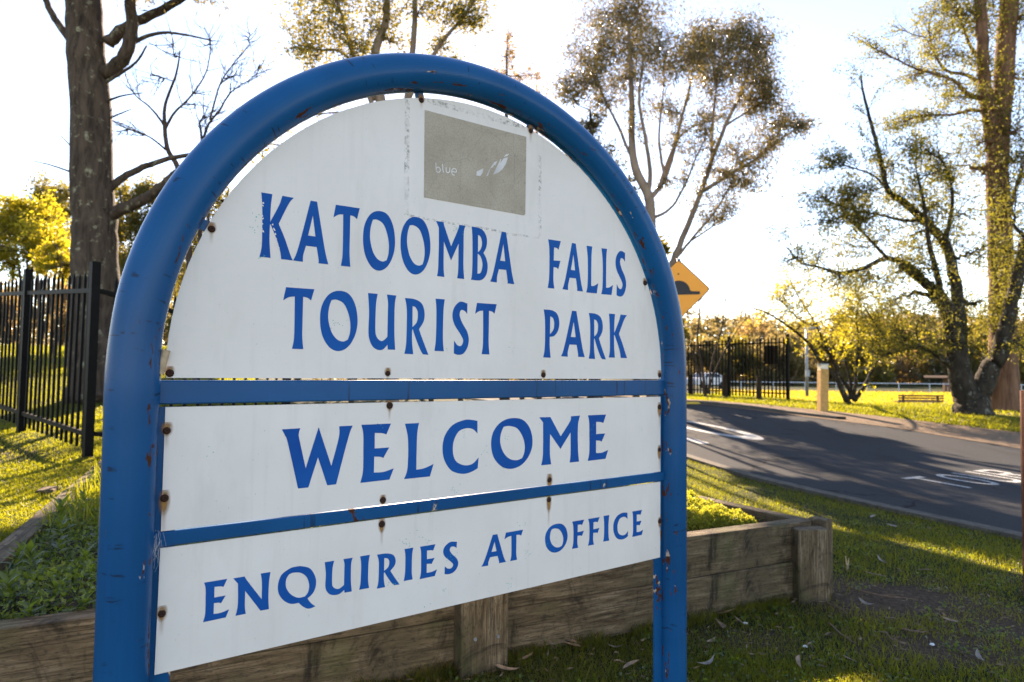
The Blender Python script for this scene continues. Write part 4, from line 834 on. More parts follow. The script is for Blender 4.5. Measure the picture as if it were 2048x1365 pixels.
tree('tall_gum', 'tall multi stemmed gum with glinting leaves right of the arch', onground(*(at(1310, 760, 20.)[:2])), 20.,
     [([(1308, 760), (1303, 520), (1301, 440), (1297, 394), (1272, 340), (1264, 290), (1264, 226), (1262, 156), (1258, 60)], 13, 3.5, 0), ([(1298, 400), (1330, 357), (1350, 290), (1365, 230), (1380, 170), (1390, 110)], 6, 2, .8), ([(1297, 390), (1300, 340), (1290, 270), (1278, 200), (1288, 110)], 6, 2, -.8), ([(1275, 345), (1235, 250), (1205, 190), (1190, 140)], 4, 1.4, .6), ([(1300, 438), (1340, 418), (1370, 370), (1390, 320), (1402, 295)], 4, 1.2, -.5), ([(1318, 375), (1345, 300), (1375, 260), (1430, 240)], 4, 1.2, .4),
      ([(1330, 760), (1338, 560), (1347, 521), (1379, 443), (1403, 381), (1424, 320), (1453, 246), (1477, 197), (1500, 130)], 9, 2.6, 0), ([(1403, 384), (1461, 349), (1510, 320), (1551, 287), (1600, 252)], 5, 1.4, .5), ([(1348, 522), (1379, 484), (1428, 426), (1453, 385), (1465, 360)], 4, 1.2, -.3), ([(1379, 484), (1440, 440), (1452, 400)], 2.4, .8, .2), ([(1424, 320), (1425, 250), (1432, 180), (1440, 120)], 4, 1.4, -.6), ([(1453, 250), (1500, 220), (1530, 200)], 3, 1, .4), ([(1330, 357), (1318, 280), (1325, 200), (1330, 120)], 3.6, 1.2, .3)],
     [(a, b, c * 1.2, d * 1.2, e) for a, b, c, d, e in g5], 'bark_smooth', 'leaf_gum', .115, .30, droop=.9, twig_r=.007, ntw=26, branch_r=.02, density=2.7, ltw=12, ltl=60, ltn=9, clumpy=.45)
# --- spreading dark trunk tree at the right
g6 = [(1760, 300, 22, 22, 90), (1690, 310, 14, 10, 60), (1742, 380, 40, 22, 170), (1650, 395, 45, 22, 260), (1710, 390, 35, 20, 200), (1640, 440, 35, 26, 240), (1690, 430, 40, 26, 260), (1740, 430, 40, 30, 300), (1790, 330, 40, 34, 260), (1830, 310, 36, 30, 240), (1850, 350, 44, 34, 320), (1800, 400, 48, 36, 380), (1860, 410, 44, 36, 360), (1900, 380, 40, 36, 320), (1760, 480, 50, 32, 380), (1700, 490, 46, 28, 300), (1820, 470, 50, 36, 420), (1880, 470, 46, 36, 400), (1930, 430, 40, 40, 340), (1640, 500, 44, 22, 200), (1590, 515, 26, 14, 60), (1740, 560, 60, 34, 480), (1680, 560, 50, 26, 300), (1800, 540, 56, 36, 480), (1860, 540, 50, 36, 420), (1790, 600, 60, 34, 480), (1850, 620, 56, 40, 480), (1730, 620, 50, 30, 340), (1810, 660, 56, 34, 440), (1880, 680, 44, 34, 300), (1960, 600, 44, 50, 420), (1940, 660, 34, 40, 260), (2010, 500, 50, 60, 520), (2030, 400, 44, 60, 420), (2010, 620, 40, 50, 360), (2045, 560, 40, 70, 420), (1960, 500, 40, 40, 320), (2040, 680, 30, 40, 200)]
tree('spreading_tree', 'spreading tree with forked black lichened trunk on the far grass', G(1945, 828), None,
     [([(1945, 830), (1940, 800), (1928, 775), (1915, 717), (1902, 640), (1882, 597), (1850, 566), (1800, 530)], 27, 6, 0), ([(1950, 815), (1962, 775), (1987, 728), (2005, 684), (2018, 630), (2035, 560), (2050, 480)], 24, 9, -.4), ([(1917, 720), (1920, 680), (1918, 626), (1910, 560), (1890, 488), (1850, 443), (1800, 400), (1775, 381), (1763, 328), (1742, 246), (1726, 185), (1722, 150)], 17, 1.4, .4), ([(1905, 650), (1880, 580), (1872, 540), (1857, 484), (1850, 420), (1835, 350)], 9, 2, -.8), ([(1850, 566), (1825, 537), (1775, 517), (1726, 537), (1677, 546), (1640, 535), (1599, 525), (1580, 500)], 8, 1.3, .8), ([(1910, 740), (1870, 707), (1834, 694), (1798, 701), (1765, 712)], 8, 2, -.4), ([(1775, 381), (1745, 350), (1700, 335), (1680, 330)], 3, .9, .3), ([(1850, 443), (1800, 440), (1760, 430), (1700, 420), (1650, 400)], 4.5, 1, .6), ([(1890, 488), (1905, 400), (1890, 330), (1850, 300)], 5, 1.2, -.5), ([(1775, 517), (1730, 470), (1690, 430), (1680, 400)], 4, 1, .4)],
     [(a, b, c * 1.25, d * 1.25, e) for a, b, c, d, e in g6], 'bark_dark', 'leaf_green', .075, .45, droop=.1, twig_r=.0065, ntw=16, branch_r=.018, bare=2, density=2.0, ltw=20, ltl=60, ltn=9, clumpy=.55)
# --- big straight trunk at the right edge
g7 = [(1880, 60, 40, 40, 260), (1900, 110, 40, 36, 260), (1850, 110, 34, 30, 160), (1920, 30, 40, 34, 320), (1960, 40, 40, 50, 380), (1830, 150, 30, 20, 80), (1890, 170, 36, 30, 180), (1815, 235, 34, 18, 170), (1860, 225, 34, 20, 220), (1930, 200, 40, 30, 360), (1960, 130, 40, 40, 420), (1990, 220, 50, 50, 480), (2030, 150, 50, 60, 420), (2040, 260, 50, 60, 460), (1950, 280, 40, 40, 240), (1930, 330, 34, 40, 220), (2000, 330, 50, 50, 460), (1800, 60, 30, 30, 60), (1985, -10, 80, 50, 900), (2040, 40, 40, 50, 400)]
tree('straight_gum', 'towering red barked gum trunk at the right edge of the lawn', G(2008, 822), None,
     [([(2008, 822), (2006, 700), (2004, 560), (1998, 420), (1994, 330), (2008, 160), (2018, 0), (2024, -160)], 25, 15, 0), ([(1995, 340), (1975, 220), (1966, 120), (1961, 0), (1955, -120)], 14, 9, -.4), ([(1985, 235), (1952, 221), (1900, 230), (1837, 232), (1804, 250)], 5, 1.2, .5), ([(1972, 200), (1935, 189), (1911, 164), (1870, 148), (1837, 140), (1792, 119), (1751, 98)], 6, 1, -.5), ([(1968, 170), (1930, 150), (1890, 140), (1866, 100), (1858, 50), (1870, 20)], 5, 1, .6), ([(1964, 130), (1940, 90), (1920, 40), (1900, -10)], 5, 1.2, .3), ([(2000, 480), (2016, 440), (2030, 380), (2048, 330)], 6, 2, -.8)],
     [(a, b, c * 1.25, d * 1.25, e) for a, b, c, d, e in g7], 'bark_red', 'leaf_green', .085, .42, droop=.1, twig_r=.0065, ntw=16, branch_r=.018, bare=2, density=2.0, ltw=18, ltl=60, ltn=8, clumpy=.5)
# --- many stemmed small tree on the crest
g8 = [(1545, 590, 32, 22, 130), (1580, 570, 34, 28, 220), (1620, 560, 34, 28, 240), (1570, 620, 36, 24, 200), (1620, 610, 40, 28, 280), (1660, 590, 34, 30, 240), (1520, 640, 26, 16, 60), (1600, 650, 34, 20, 140), (1660, 640, 40, 28, 260), (1700, 620, 40, 34, 300), (1690, 670, 34, 26, 180), (1740, 640, 40, 32, 300), (1770, 670, 40, 28, 240), (1720, 590, 34, 26, 200), (1780, 620, 36, 28, 240), (1640, 680, 26, 18, 70)]
tree('multi_stemmed_tree', 'many stemmed small tree fanning out on the crest', onground(*(at(1700, 800, 18.7)[:2])), None,
     [([(1700, 802), (1684, 780), (1669, 750), (1640, 721), (1618, 688), (1585, 659), (1534, 626), (1500, 615)], 6, 1.0, 0), ([(1700, 798), (1698, 780), (1680, 750), (1651, 695), (1629, 644), (1599, 597), (1580, 560)], 5.5, .9, .5), ([(1706, 798), (1711, 770), (1713, 732), (1716, 685), (1713, 626), (1722, 590)], 4.5, 1, -.5), ([(1708, 800), (1724, 780), (1742, 747), (1760, 714), (1793, 699), (1825, 680)], 5.5, 1.2, .3), ([(1702, 798), (1700, 760), (1690, 720), (1686, 660), (1690, 620)], 4, 1.2, .8), ([(1760, 714), (1752, 670), (1758, 620)], 4, 1.4, -.4), ([(1629, 650), (1600, 640), (1560, 600)], 3, 1, .2)],
     [(a, b, c * 1.2, d * 1.2, e) for a, b, c, d, e in g8], 'bark_dark', 'leaf_yellow', .085, .42, droop=0, twig_r=.005, ntw=16, branch_r=.014, bare=2, density=1.3, ltw=16, ltl=55, ltn=6, clumpy=.3)
# --- bare shrub by the far fence
tree('bare_shrub', 'leafless shrub tangled in front of the far fence', onground(*(at(1412, 780, 22.6)[:2])), 22.6,
     [([(1412, 790), (1405, 740), (1395, 680), (1400, 620), (1392, 580)], 3, .7, 0), ([(1416, 788), (1425, 720), (1440, 670), (1452, 600), (1448, 570)], 2.6, .7, .4), ([(1414, 786), (1440, 720), (1475, 660), (1500, 630)], 2.4, .6, -.4), ([(1408, 780), (1390, 720), (1378, 680), (1376, 640)], 2, .6, .2)],
     [(1400, 600, 24, 34, 0), (1450, 600, 28, 36, 0), (1420, 640, 28, 30, 0), (1480, 640, 26, 24, 30), (1385, 650, 18, 26, 0), (1440, 690, 24, 24, 20)], 'bark_twig', 'leaf_olive', .07, .4, bare=2, twig_r=.005, ntw=10, branch_r=.01, flare=False, ltw=8, ltl=45)
# --- bushes on the slope behind the left fence
def blob(cx, cy, rx, ry, n, cnt, s=.42):
    out = []
    for _ in range(n):
        a = RNG.random() * 6.283; q = RNG.random() ** .5; out.append((cx + rx * q * math.cos(a), cy + ry * q * math.sin(a), rx * s * RNG.uniform(.7, 1.2), ry * s * RNG.uniform(.7, 1.2), cnt))
    return out
def simple(name, label, px, py, Yd, rx, ry, n, cnt, bark, leaf, ls, cat='tree', group=None, trunk=5, stems=3, cy=None, **kw):
    b = at(px, py, Yd); b = onground(b[0], b[1]); by = 682.5 - F0 * ((b - A([0, 0, EYE])) @ UP) / ((b - A([0, 0, EYE])) @ FW); bx = 1024 + F0 * ((b - A([0, 0, EYE])) @ RT) / ((b - A([0, 0, EYE])) @ FW)
    lim = []
    for k in range(stems):
        tx = px + (RNG.random() - .5) * rx * 1.2; ty = py - ry * RNG.uniform(.2, .8); lim.append(([(bx, by), ((bx * 2 + tx) / 3 + RNG.normal() * rx * .08, by * .6 + ty * .4), (tx, ty)], trunk * (1 if k == 0 else .7), trunk * .25, RNG.normal() * .5))
    return tree(name, label, b, Yd, lim, blob(px, py, rx, ry, n, cnt), bark, leaf, ls, .45, group, .1, cat=cat, twig_r=pxw(.5, Yd), branch_r=pxw(1.2, Yd), **kw)
simple('wattle', 'bright yellow green wattle bush behind the left fence', 55, 475, 17., 85, 72, 26, 480, 'bark_twig', 'leaf_yellow', .10, 'bush', None, 5, 4)
simple('wattle', 'smaller yellow bush between the wattle and the big trunk', 118, 520, 15., 42, 36, 10, 330, 'bark_twig', 'leaf_yellow', .09, 'bush', None, 3, 3)
simple('olive_tree', 'olive leaved tree at the top of the slope left of the big trunk', 90, 430, 30., 85, 75, 20, 380, 'bark_twig', 'leaf_olive', .17)
simple('olive_tree', 'loose olive tree behind the right side of the big trunk', 285, 470, 25., 80, 95, 30, 520, 'bark_twig', 'leaf_olive', .14)
simple('olive_tree', 'leafy tree filling the gap inside the left of the arch', 410, 480, 28., 90, 130, 26, 420, 'bark_twig', 'leaf_olive', .15)
simple('brown_hedge', 'low brown bush at the top of the slope left of the fence post', 20, 625, 33., 60, 40, 12, 420, 'bark_twig', 'leaf_brown', .2, 'bush', None, 4)
simple('brown_hedge', 'low brown bush at the top of the slope beside the big trunk', 120, 630, 35., 60, 44, 12, 420, 'bark_twig', 'leaf_brown', .2, 'bush', None, 4)
simple('brown_hedge', 'olive bush on the slope right of the big trunk', 300, 640, 32., 90, 60, 14, 420, 'bark_twig', 'leaf_far', .2, 'bush', None, 4)
# dense crowns added behind the sign to block the sun; the sign hides most of them and they keep the near lawn in shade
for px, py, Yd, rx, ry, lab in ((420, 645, 24., 62, 60, 'low added shade bush behind the left side of the panels'), (600, 545, 22., 70, 95, 'added shade tree behind the letters at the left of the arched panel'), (715, 475, 23., 105, 145, 'added shade tree behind the left half of the white panels'), (840, 450, 22., 105, 165, 'added shade tree directly behind the middle of the sign'), (1060, 610, 22., 65, 95, 'added shade tree behind the word park'), (1150, 700, 22., 70, 55, 'low added shade tree behind the right end of the upper blue rail'), (712, 315, 14., 58, 62, 'added shade crown behind the upper left of the arched panel'), (870, 335, 14., 62, 78, 'added shade crown behind the faded notice'), (928, 348, 14., 38, 70, 'added shade crown behind the middle of the first line of lettering'), (1084, 345, 14., 22, 30, 'small added shade crown behind the letter f'), (1050, 318, 14., 22, 24, 'small added shade crown behind the end of the word katoomba'), (1122, 385, 14.5, 50, 66, 'added shade crown behind the upper right of the arched panel'), (1195, 440, 17., 58, 64, 'added shade crown behind the word falls'), (1272, 515, 22., 46, 60, 'added shade tree behind the right leg of the arch'), (1312, 655, 22., 42, 66, 'added shade tree just behind the right blue post')):
    simple('added_shade_tree', lab, px, py, Yd, rx, ry, 30, 480, 'bark_twig', 'leaf_olive', .009 * Yd, 'tree', 'shade crowns added behind the sign', 6, 3)
# --- wood beyond the oval: each tree its own
far = [(1395, 735, 60, 48, 78), (1450, 722, 66, 56, 84), (1510, 716, 58, 58, 90), (1575, 722, 64, 54, 80), (1625, 722, 60, 58, 86), (1680, 706, 62, 66, 95), (1730, 718, 60, 60, 82), (1785, 706, 64, 64, 88), (1835, 700, 60, 68, 96), (1885, 716, 58, 60, 84), (1930, 690, 60, 74, 98), (1985, 706, 64, 66, 84), (2035, 700, 62, 68, 90), (2090, 706, 60, 66, 84)]
kinds = ['leaf_far', 'leaf_olive', 'leaf_brown', 'leaf_far', 'leaf_gum']
where = ['behind the bare shrub', 'behind the middle of the far fence', 'behind the end of the far fence', 'left of the lamp pole', 'right of the lamp pole', 'behind the many stemmed tree', 'right of the many stemmed tree', 'left of the bench', 'behind the bench', 'above the low shelter', 'behind the black forked trunk', 'behind the red trunk', 'at the right edge', 'just past the right edge']
look = ['pale olive', 'olive green', 'brown tinged', 'sandy green', 'grey green']
for k, (px, py, rx, ry, Yd) in enumerate(far):
    simple('forest_tree', f'{look[k % 5]} woodland tree beyond the oval {where[k]}', px, py, Yd, rx, ry, 18, 330, 'bark_smooth', kinds[k % 5], .50, 'tree', 'trees in the wood beyond the oval', 4.5, 3)
m = MB(); tb = MB()
n = 60000; NC = 420; cl = RNG.integers(0, NC, n); cx = RNG.uniform(14, 125, NC); cz = RNG.random(NC) ** 1.3 * 9; cy = RNG.uniform(99, 118, NC); cr_ = RNG.uniform(1.2, 2.8, NC)
d = RNG.normal(size=(n, 3)); d /= np.linalg.norm(d, axis=1)[:, None]; P = np.stack([cx[cl], cy[cl], cz[cl] + .4], 1) + d * (cr_[cl] * RNG.random(n) ** .4)[:, None] * A([1.2, 1, .8])
P[:, 2] = np.maximum(P[:, 2] + hgt(P[:, 0], P[:, 1]), hgt(P[:, 0], P[:, 1]) + .1); m.leaves(P, RNG.normal(size=(n, 3)), .7 * RNG.uniform(.6, 1.3, n), .4, RNG.random(n))
tag(m.build('far_wood', M['leaf_far']), 'distant wood filling the gaps behind the oval', 'woodland', None, 'stuff')
m = MB(); n = 30000; cx = RNG.uniform(-75, 6, 170); cy = RNG.uniform(44, 66, 170); cz = RNG.random(170) ** .9 * 8; cr_ = RNG.uniform(1.2, 2.8, 170); cl = RNG.integers(0, 170, n); d = RNG.normal(size=(n, 3)); d /= np.linalg.norm(d, axis=1)[:, None]
P = np.stack([cx[cl], cy[cl], cz[cl]], 1) + d * (cr_[cl] * RNG.random(n) ** .4)[:, None]; P[:, 2] = np.maximum(P[:, 2], .1) + hgt(P[:, 0], P[:, 1]); m.leaves(P, RNG.normal(size=(n, 3)), .5 * RNG.uniform(.6, 1.3, n), .28, RNG.random(n))
tag(m.build('far_wood', M['leaf_far']), 'distant wood on the skyline behind the left fence', 'woodland', None, 'stuff')

# ================================================================== BED PLANTS
def bed_leaf_mesh(L, W):
    """one curved lance leaf, 12 faces"""
    m = MB(); t = np.linspace(0, 1, 7); w_ = W * np.sin(np.pi * t ** .8) * .5 + .0006; z = -.35 * L * t ** 2; V = np.concatenate([np.stack([w_, t * L, z + w_ * .35], 1), np.stack([0 * t, t * L, z], 1), np.stack([-w_, t * L, z + w_ * .35], 1)]); i = np.arange(6)
    m.add(V, [np.stack([i, i + 1, i + 8, i + 7], 1), np.stack([i + 7, i + 8, i + 15, i + 14], 1)], .5); return m
LEAFSRC = {}
def rosette(x, y, h, n, L, W, label, name='leafy_plant', zb=.39, mat='leaf_bed', group='leafy plants in the raised bed'):
    t = thing(name, (x, y, zb), label, 'plant', group); m = MB(); top_ = A([x + RNG.normal() * .03, y + RNG.normal() * .03, zb + h]); m.tube(bez([A([x, y, zb - .03]), A([x + RNG.normal() * .02, y, zb + h * .5]), top_], 7), np.linspace(.006, .003, 7), 5); m.build('stem', M['leaf_bed'], t)
    key = (round(L, 2), mat); 
    for k in range(n):
        f = .15 + .85 * (k + .5) / n; a = k * 2.4 + RNG.normal() * .3; el = math.radians(10 + 60 * f + RNG.normal() * 8); loc = Vector((top_ - A([x, y, zb])) * f)
        s = RNG.uniform(.75, 1.2)
        if key not in LEAFSRC: o = bed_leaf_mesh(L, W).build('leaf', M[mat], t, origin=(0, 0, 0), smooth=True); LEAFSRC[key] = o
        else: o = copy_part(LEAFSRC[key], t)
        o.location = loc; o.rotation_euler = (el, 0, a); o.scale = (s, s, s)
    return t
spots = [(118, 1075, .27, 30, .085, .022, 'tallest weed with narrow leaves near the bed edge'), (70, 1120, .15, 22, .065, .02, 'leafy weed below the tallest weed'), (30, 1165, .12, 20, .07, .022, 'broad leaved weed at the left picture edge'), (150, 1130, .16, 24, .06, .018, 'bushy weed close beside the blue post'), (95, 1175, .10, 18, .055, .02, 'low weed just behind the dark front sleeper'), (175, 1060, .15, 18, .06, .018, 'weed half hidden by the blue post'), (20, 1105, .13, 18, .065, .018, 'weed against the left bed edge'), (140, 1195, .09, 16, .05, .018, 'small weed at the foot of the blue post behind the front sleeper'), (55, 1205, .08, 16, .05, .018, 'small weed behind the dark front sleeper at the left'), (185, 985, .14, 14, .07, .014, 'grassy weed far back along the bed edge')]
for px, py, h, n, L, W, lab in spots:
    r = ray(px, py + 40); k = (.42 - EYE) / r[2]; p = r * k; rosette(p[0], p[1], h, n, L, W, lab)
def scatter_bed(n, cond):
    x = RNG.uniform(-4.3, 1.9, n * 6); y = RNG.uniform(2.0, 7.2, n * 6); k = in_poly(x, y, [b + (A(BED).mean(0) - b) * .045 for b in BED]) & cond(x, y); return x[k][:n], y[k][:n]
# low green mass on the left of the bed
x, y = scatter_bed(70000, lambda x, y: x < .2); hb = .05 + .11 * (.5 + .5 * np.sin(x * 4.1 + 2 * np.sin(y * 3))) * (.5 + .5 * np.sin(y * 5.3)); P = np.stack([x, y, .385 + hb * RNG.random(len(x))], 1); P[:, :2] += RNG.normal(size=(len(x), 2)) * .01
m = MB(); ls = RNG.uniform(.014, .034, len(x)); m.leaves(P, RNG.normal(size=(len(x), 3)) + A([0, 0, .6]), ls, ls * .6, np.clip(RNG.normal(.45, .25, len(x)), 0, 1)); tag(m.build('ground_cover', M['leaf_bed']), 'low green ground cover filling the left of the raised bed', 'ground cover', None, 'stuff')
# taller grass tufts at the far left of the bed
x, y = scatter_bed(5000, lambda x, y: (x < -1.6) & (y > 3.6)); n = len(x); P = np.stack([x, y, np.full(n, .39)], 1); m = MB(); L = RNG.uniform(.10, .24, n); m.leaves(P, RNG.normal(size=(n, 3)) * .35 + A([0, 0, 1.]), L, .009, RNG.random(n)); tag(m.build('tall_grass', M['grass']), 'tall grass growing in the back of the raised bed', 'grass', None, 'stuff')
# sunny mounds at the right end of the bed
mounds = [(1.08, 4.12, .26, .17), (1.30, 4.08, .18, .12), (1.02, 4.45, .30, .22), (1.42, 4.10, .13, .09), (.72, 4.00, .28, .17), (.70, 4.6, .30, .24), (1.20, 4.40, .18, .15), (.35, 4.2, .3, .2), (1.33, 4.35, .12, .10)]
tags = ['largest sunny yellow green mound beside the right blue post', 'sunny mound next to the front sleeper', 'tall sunny mound at the back of the bed beside the post', 'small sunny clump nearest the bed corner', 'sunny mound half hidden by the right blue post', 'tall mound behind the right blue post', 'sunny clump along the side sleeper', 'mound hidden behind the lower sign panel', 'small clump against the side sleeper']
for (cx, cy, r, hh_), lab in zip(mounds, tags):
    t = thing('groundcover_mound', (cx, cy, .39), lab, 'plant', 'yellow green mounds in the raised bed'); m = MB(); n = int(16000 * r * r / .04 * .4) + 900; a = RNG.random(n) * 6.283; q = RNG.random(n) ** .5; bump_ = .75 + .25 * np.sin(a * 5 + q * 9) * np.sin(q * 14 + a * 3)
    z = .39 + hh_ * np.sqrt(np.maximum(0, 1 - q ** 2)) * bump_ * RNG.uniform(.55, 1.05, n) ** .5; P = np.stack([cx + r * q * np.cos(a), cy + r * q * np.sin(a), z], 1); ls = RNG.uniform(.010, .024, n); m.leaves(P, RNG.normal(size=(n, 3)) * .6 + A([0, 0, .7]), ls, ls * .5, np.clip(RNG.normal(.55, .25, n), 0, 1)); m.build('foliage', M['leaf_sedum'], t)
    m = MB()
    for k in range(14): b = A([cx, cy, .38]); e_ = b + A([RNG.normal() * r * .5, RNG.normal() * r * .5, hh_ * RNG.uniform(.5, .9)]); m.tube([b, (b + e_) / 2 + RNG.normal(size=3) * .01, e_], [.004, .003, .002], 4, False)
    m.build('stem', M['leaf_bed'], t)

# ================================================================== LAWN BLADES
def blades(x, y, hgt_, wid, rnd, name, label, mat='grass'):
    n = len(x); z = hgt(x, y); th = RNG.random(n) * 6.283; lean = RNG.normal(size=(n, 2)) * .5; B = np.stack([np.cos(th), np.sin(th), 0 * th], 1) * (wid / 2)[:, None]; P = np.stack([x, y, z - .004], 1); Mid = P + np.column_stack([lean * hgt_[:, None] * .35, hgt_ * .6]); T = P + np.column_stack([lean * hgt_[:, None], hgt_ * .95])
    V = np.stack([P - B, P + B, Mid + B * .7, Mid - B * .7, T], 1).reshape(-1, 3); i = np.arange(n)[:, None] * 5
    m = MB(); m.add(V, [i + A([[0, 1, 2, 3]]), i + A([[3, 2, 4]])], np.repeat(rnd, 5)); return tag(m.build(name, M[mat]), label, 'grass', None, 'stuff')
def pnoise(x, y, s): return .5 + .25 * np.sin(x * s + 1.7 * np.sin(y * s * .7)) + .25 * np.sin(y * s * 1.3 + 1.1 * np.sin(x * s * .9 + 2))
def bare(x, y):
    d = np.zeros_like(x)
    for cx, cy, rx, ry, w_ in [(2.3, 3.95, .75, .5, .97), (2.9, 3.4, .8, .5, .9), (2.2, 3.2, .9, .4, .8), (1.2, 3.3, .5, .25, .6), (2.1, 4.5, .35, .5, .5), (-5.2, 6.4, .9, .5, .6), (3.4, 4.3, .5, .4, .5), (12, 16.2, 1.4, 1.0, .8)]: d = np.maximum(d, w_ * np.exp(-((x - cx) / rx) ** 2 - ((y - cy) / ry) ** 2))
    return d
def lawn(n, x0, x1, y0, y1, cond, hmean, wmean, name, label, pw=1.0, mat='grass'):
    y = y0 * (y1 / y0) ** RNG.random(n) if pw else RNG.uniform(y0, y1, n); x = RNG.uniform(x0, x1, n) * (y if pw else 1); k = cond(x, y) & ~in_poly(x, y, BED) & (RNG.random(n) > bare(x, y) * 1.25) & (x < interp(NEAR, y) - .16) | (cond(x, y) & (x > interp(VERGE, y) + RNG.normal(size=n) * .08) & (RNG.random(n) > bare(x, y)))
    x, y = x[k], y[k]; n = len(x); pn = pnoise(x, y, 2.1) * .6 + pnoise(x + 9, y, 6.3) * .4; H_ = hmean * RNG.uniform(.5, 1.4, n) * (.65 + .7 * pn); W_ = wmean * RNG.uniform(.7, 1.3, n); rnd = np.clip(RNG.normal(.22, .2, n) + .8 * (1 - pn) * (RNG.random(n) < .5) - .08 + .45 * bare(x, y), 0, 1)
    return blades(x, y, H_, W_, rnd, name, label, mat)
lawn(460000, -.30, 1.0, 1.9, 12., lambda x, y: x < interp(NEAR, y) - .15, .027, .0036, 'lawn_grass', 'short worn lawn grass in front of the raised bed')
# longer tufts and small weeds that break up the turf, and grass grown up against the timber
n = 26000; y = 2.2 * (8. / 2.2) ** RNG.random(n); x = RNG.uniform(-.25, 1.0, n) * y; k = ~in_poly(x, y, BED) & (x < interp(NEAR, y) - .2) & (pnoise(x, y, 3.3) * pnoise(x + 3, y + 5, 8.) + RNG.normal(size=n) * .06 > .34) & (RNG.random(n) > bare(x, y) * .7); x, y = x[k], y[k]; n = len(x)
q = RNG.uniform(0, 1, 7000); off = np.abs(RNG.normal(size=7000)) * .035 + .012; wx = BED[0][0] + (BED[1][0] - BED[0][0]) * q + fd[1] * off; wy = BED[0][1] + (BED[1][1] - BED[0][1]) * q - fd[0] * off; gate = pnoise(wx * 3, wy, 7.) + RNG.normal(size=7000) * .1 > .48; wx, wy = wx[gate], wy[gate]
xa = np.concatenate([x, wx]); ya = np.concatenate([y, wy]); n = len(xa); blades(xa, ya, RNG.uniform(.03, .085, n), RNG.uniform(.003, .0055, n), np.clip(RNG.normal(.35, .3, n), 0, 1), 'long_grass', 'longer grass tufts in the lawn and along the foot of the sleepers')
n = 9000; cx = RNG.uniform(-.2, .95, 260); cy = 2.3 * (6.5 / 2.3) ** RNG.random(260); ci = RNG.integers(0, 260, n); x = cx[ci] * cy[ci] + RNG.normal(size=n) * .05; y = cy[ci] + RNG.normal(size=n) * .05; k = ~in_poly(x, y, BED) & (x < interp(NEAR, y) - .2); x, y = x[k], y[k]; n = len(x); m = MB(); L = RNG.uniform(.010, .024, n); m.leaves(np.stack([x, y, hgt(x, y) + RNG.uniform(.012, .034, n)], 1), RNG.normal(size=(n, 3)) * A([1, 1, .3]), L, L * .7, RNG.random(n), .1); tag(m.build('lawn_weeds', M['leaf_bed']), 'small broad leaved weeds scattered through the lawn', 'weeds', None, 'stuff')
lawn(230000, -1.05, -.40, 2.6, 15., lambda x, y: x < -.42 * y, .032, .008, 'slope_grass', 'sunlit grass on the slope at the left')
lawn(110000, .22, 1.05, 11., 27., lambda x, y: x > 4.0, .07, .018, 'verge_grass', 'sunlit grass beyond the far road verge')
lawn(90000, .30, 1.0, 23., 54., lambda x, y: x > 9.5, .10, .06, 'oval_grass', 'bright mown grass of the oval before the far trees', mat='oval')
lawn(60000, -.95, -.35, 14., 34., lambda x, y: x < -.3 * y, .09, .03, 'hill_grass', 'grass on the upper slope behind the left fence')

# ================================================================== LITTER ON THE LAWN
def gum_leaf_mesh(L, W, curl):
    m = MB(); t = np.linspace(0, 1, 7); w_ = W * np.sin(np.pi * t ** .85) * .5 + .0004; cx = .12 * L * np.sin(t * 3); z = .004 + curl * L * (2 * t - 1) ** 2; V = np.concatenate([np.stack([cx + w_, (t - .5) * L, z + w_ * .5], 1), np.stack([cx, (t - .5) * L, z], 1), np.stack([cx - w_, (t - .5) * L, z + w_ * .5], 1)]); i = np.arange(6)
    m.add(V, [np.stack([i, i + 1, i + 8, i + 7], 1), np.stack([i + 7, i + 8, i + 15, i + 14], 1)]); return m
protos = [gum_leaf_mesh(.12, .022, .10), gum_leaf_mesh(.10, .020, .18), gum_leaf_mesh(.085, .018, .05)]
pm = [(p.mesh('dry_leaf', smooth=True)) for p in protos]
for me, mt in zip(pm, ('dry', 'drygrey', 'dry')): me.materials.append(M[mt])
lp_ = [(1145, 1170 + 138, 0), (1232, 1308, 1), (870, 1325, 1), (1010, 1350, 0), (1080, 1290, 2), (1050, 1330, 2), (1262, 1345, 0), (1240, 1270, 2), (1250, 1262, 0), (1140, 1300, 0), (905, 1340, 2), (990, 1325, 2), (1450, 1240, 0), (1440, 1265, 0), (1480, 1255, 2), (1560, 1215, 1), (1500, 1300, 2), (1420, 1290, 2), (1745, 1042, 1), (1785, 1060, 1), (1765, 1132, 1), (1750, 1160, 0), (1735, 1215, 1), (1900, 1250, 2), (1850, 1150, 2), (1965, 1330, 1), (1700, 1330, 2), (1600, 1340, 2), (1410, 1340, 1)]
for px, py, k in lp_:
    p = G(px, py); o = bpy.data.objects.new('dry_leaf', pm[k]); COL.objects.link(o); o.location = Vector(p + A([0, 0, .022])); o.rotation_euler = (RNG.normal() * .2, RNG.normal() * .25, RNG.random() * 6.28); s = RNG.uniform(.8, 1.25); o.scale = (s, s, s)
    tag(o, ('long brown fallen gum leaf on the shaded lawn', 'pale grey curled gum leaf on the shaded lawn', 'short brown gum leaf on the shaded lawn')[k], 'leaf', ('long brown gum leaves on the lawn', 'pale grey gum leaves on the lawn', 'short brown gum leaves on the lawn')[k])
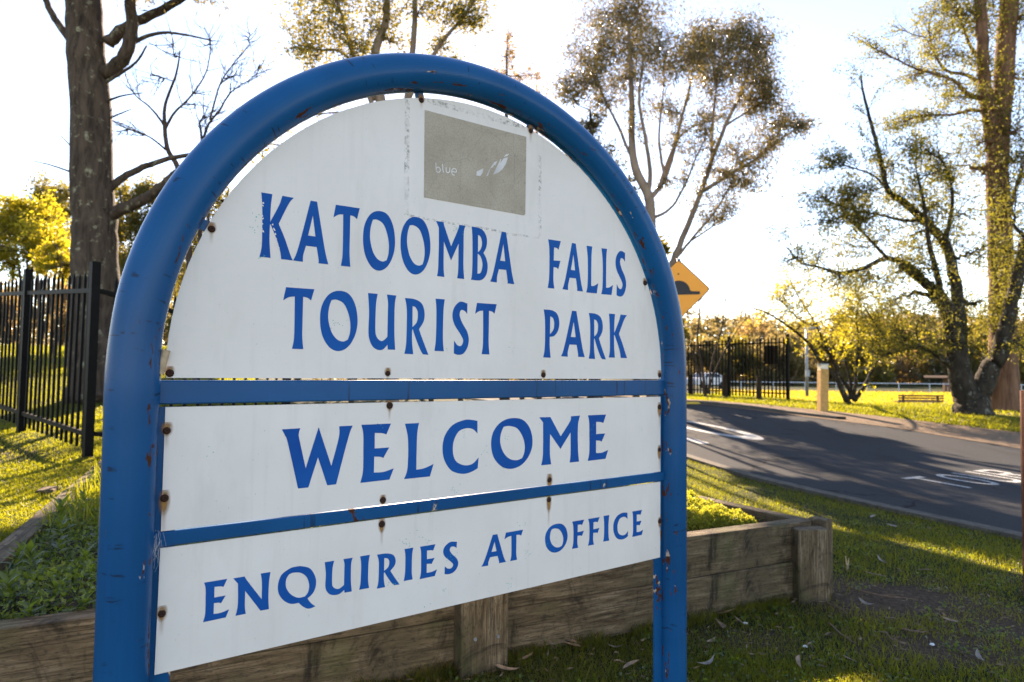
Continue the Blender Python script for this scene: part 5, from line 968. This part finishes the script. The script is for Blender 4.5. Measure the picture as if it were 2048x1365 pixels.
for px, py in ((1610, 1302), (1865, 1296), (1490, 1255), (1505, 1225)):
    p = G(px, py); m = MB(); n = 7; a = np.linspace(0, 6.283, n, endpoint=False); r = RNG.uniform(.006, .012, n); V = np.concatenate([np.stack([p[0] + r * np.cos(a) * 1.6, p[1] + r * np.sin(a), np.full(n, p[2] + .012)], 1), np.stack([p[0] + .7 * r * np.cos(a) * 1.6, p[1] + .7 * r * np.sin(a), np.full(n, p[2] + .019)], 1)]); i = np.arange(n); j = (i + 1) % n
    m.add(V, [A([list(range(n, 2 * n))]), np.stack([i, j, n + j, n + i], 1)]); tag(m.build('litter_scrap', M['pale'], origin=tuple(p)), 'small white scrap of litter on the lawn', 'litter', 'white scraps on the lawn')
tw = [((1690, 1180), (1760, 1200), (1835, 1210), 'long dark twig lying on the bare earth by the bed corner'), ((1655, 1215), (1680, 1228), (1695, 1240), 'short twig at the foot of the bed corner post'), ((1658, 1255), (1690, 1285), (1712, 1298), 'forked grey twig on the grass right of the bed'), ((1770, 1275), (1785, 1288), (1800, 1292), 'thin twig on the bare earth patch'), ((1800, 1268), (1830, 1272), (1855, 1275), 'straight dark twig on the worn lawn at the right')]
for a, b, c_, lab in tw:
    P = A([G(*q) + A([0, 0, .022]) for q in (a, b, c_)]); m = MB(); m.tube(bez(P, 9) + RNG.normal(size=(9, 3)) * .002, np.linspace(.006, .003, 9), 7); m.tube([P[1], P[1] + (P[2] - P[1]) * .5 + A([.03, .02, .01])], [.003, .0015], 5); tag(m.build('twig', M['bark'], origin=tuple(P[1])), lab, 'twig')
st = G(1695, 1140); m = MB(); m.tube([st - A([0, 0, .02]), st + A([-.012, 0, .09])], [.007, .003], 6); m.tube([st, st + A([.01, 0, .075])], [.006, .002], 6); tag(m.build('broken_stake', M['shell'], origin=tuple(st)), 'pale splintered stub sticking up beside the bed corner', 'stake')
n = 2600; y = 2.3 * (6.5 / 2.3) ** RNG.random(n); x = RNG.uniform(-.2, .95, n) * y; k = ~in_poly(x, y, BED) & (x < interp(NEAR, y) - .2); x, y = x[k], y[k]; n = len(x); m = MB(); L = RNG.uniform(.012, .05, n); d = RNG.normal(size=(n, 3)) * A([1, 1, .15]); m.leaves(np.stack([x, y, hgt(x, y) + RNG.uniform(.008, .03, n)], 1), d, L, L * RNG.uniform(.08, .3, n), RNG.random(n)); tag(m.build('fine_litter', M['dry']), 'fine dead leaves and bark crumbs scattered on the lawn', 'litter', None, 'stuff')
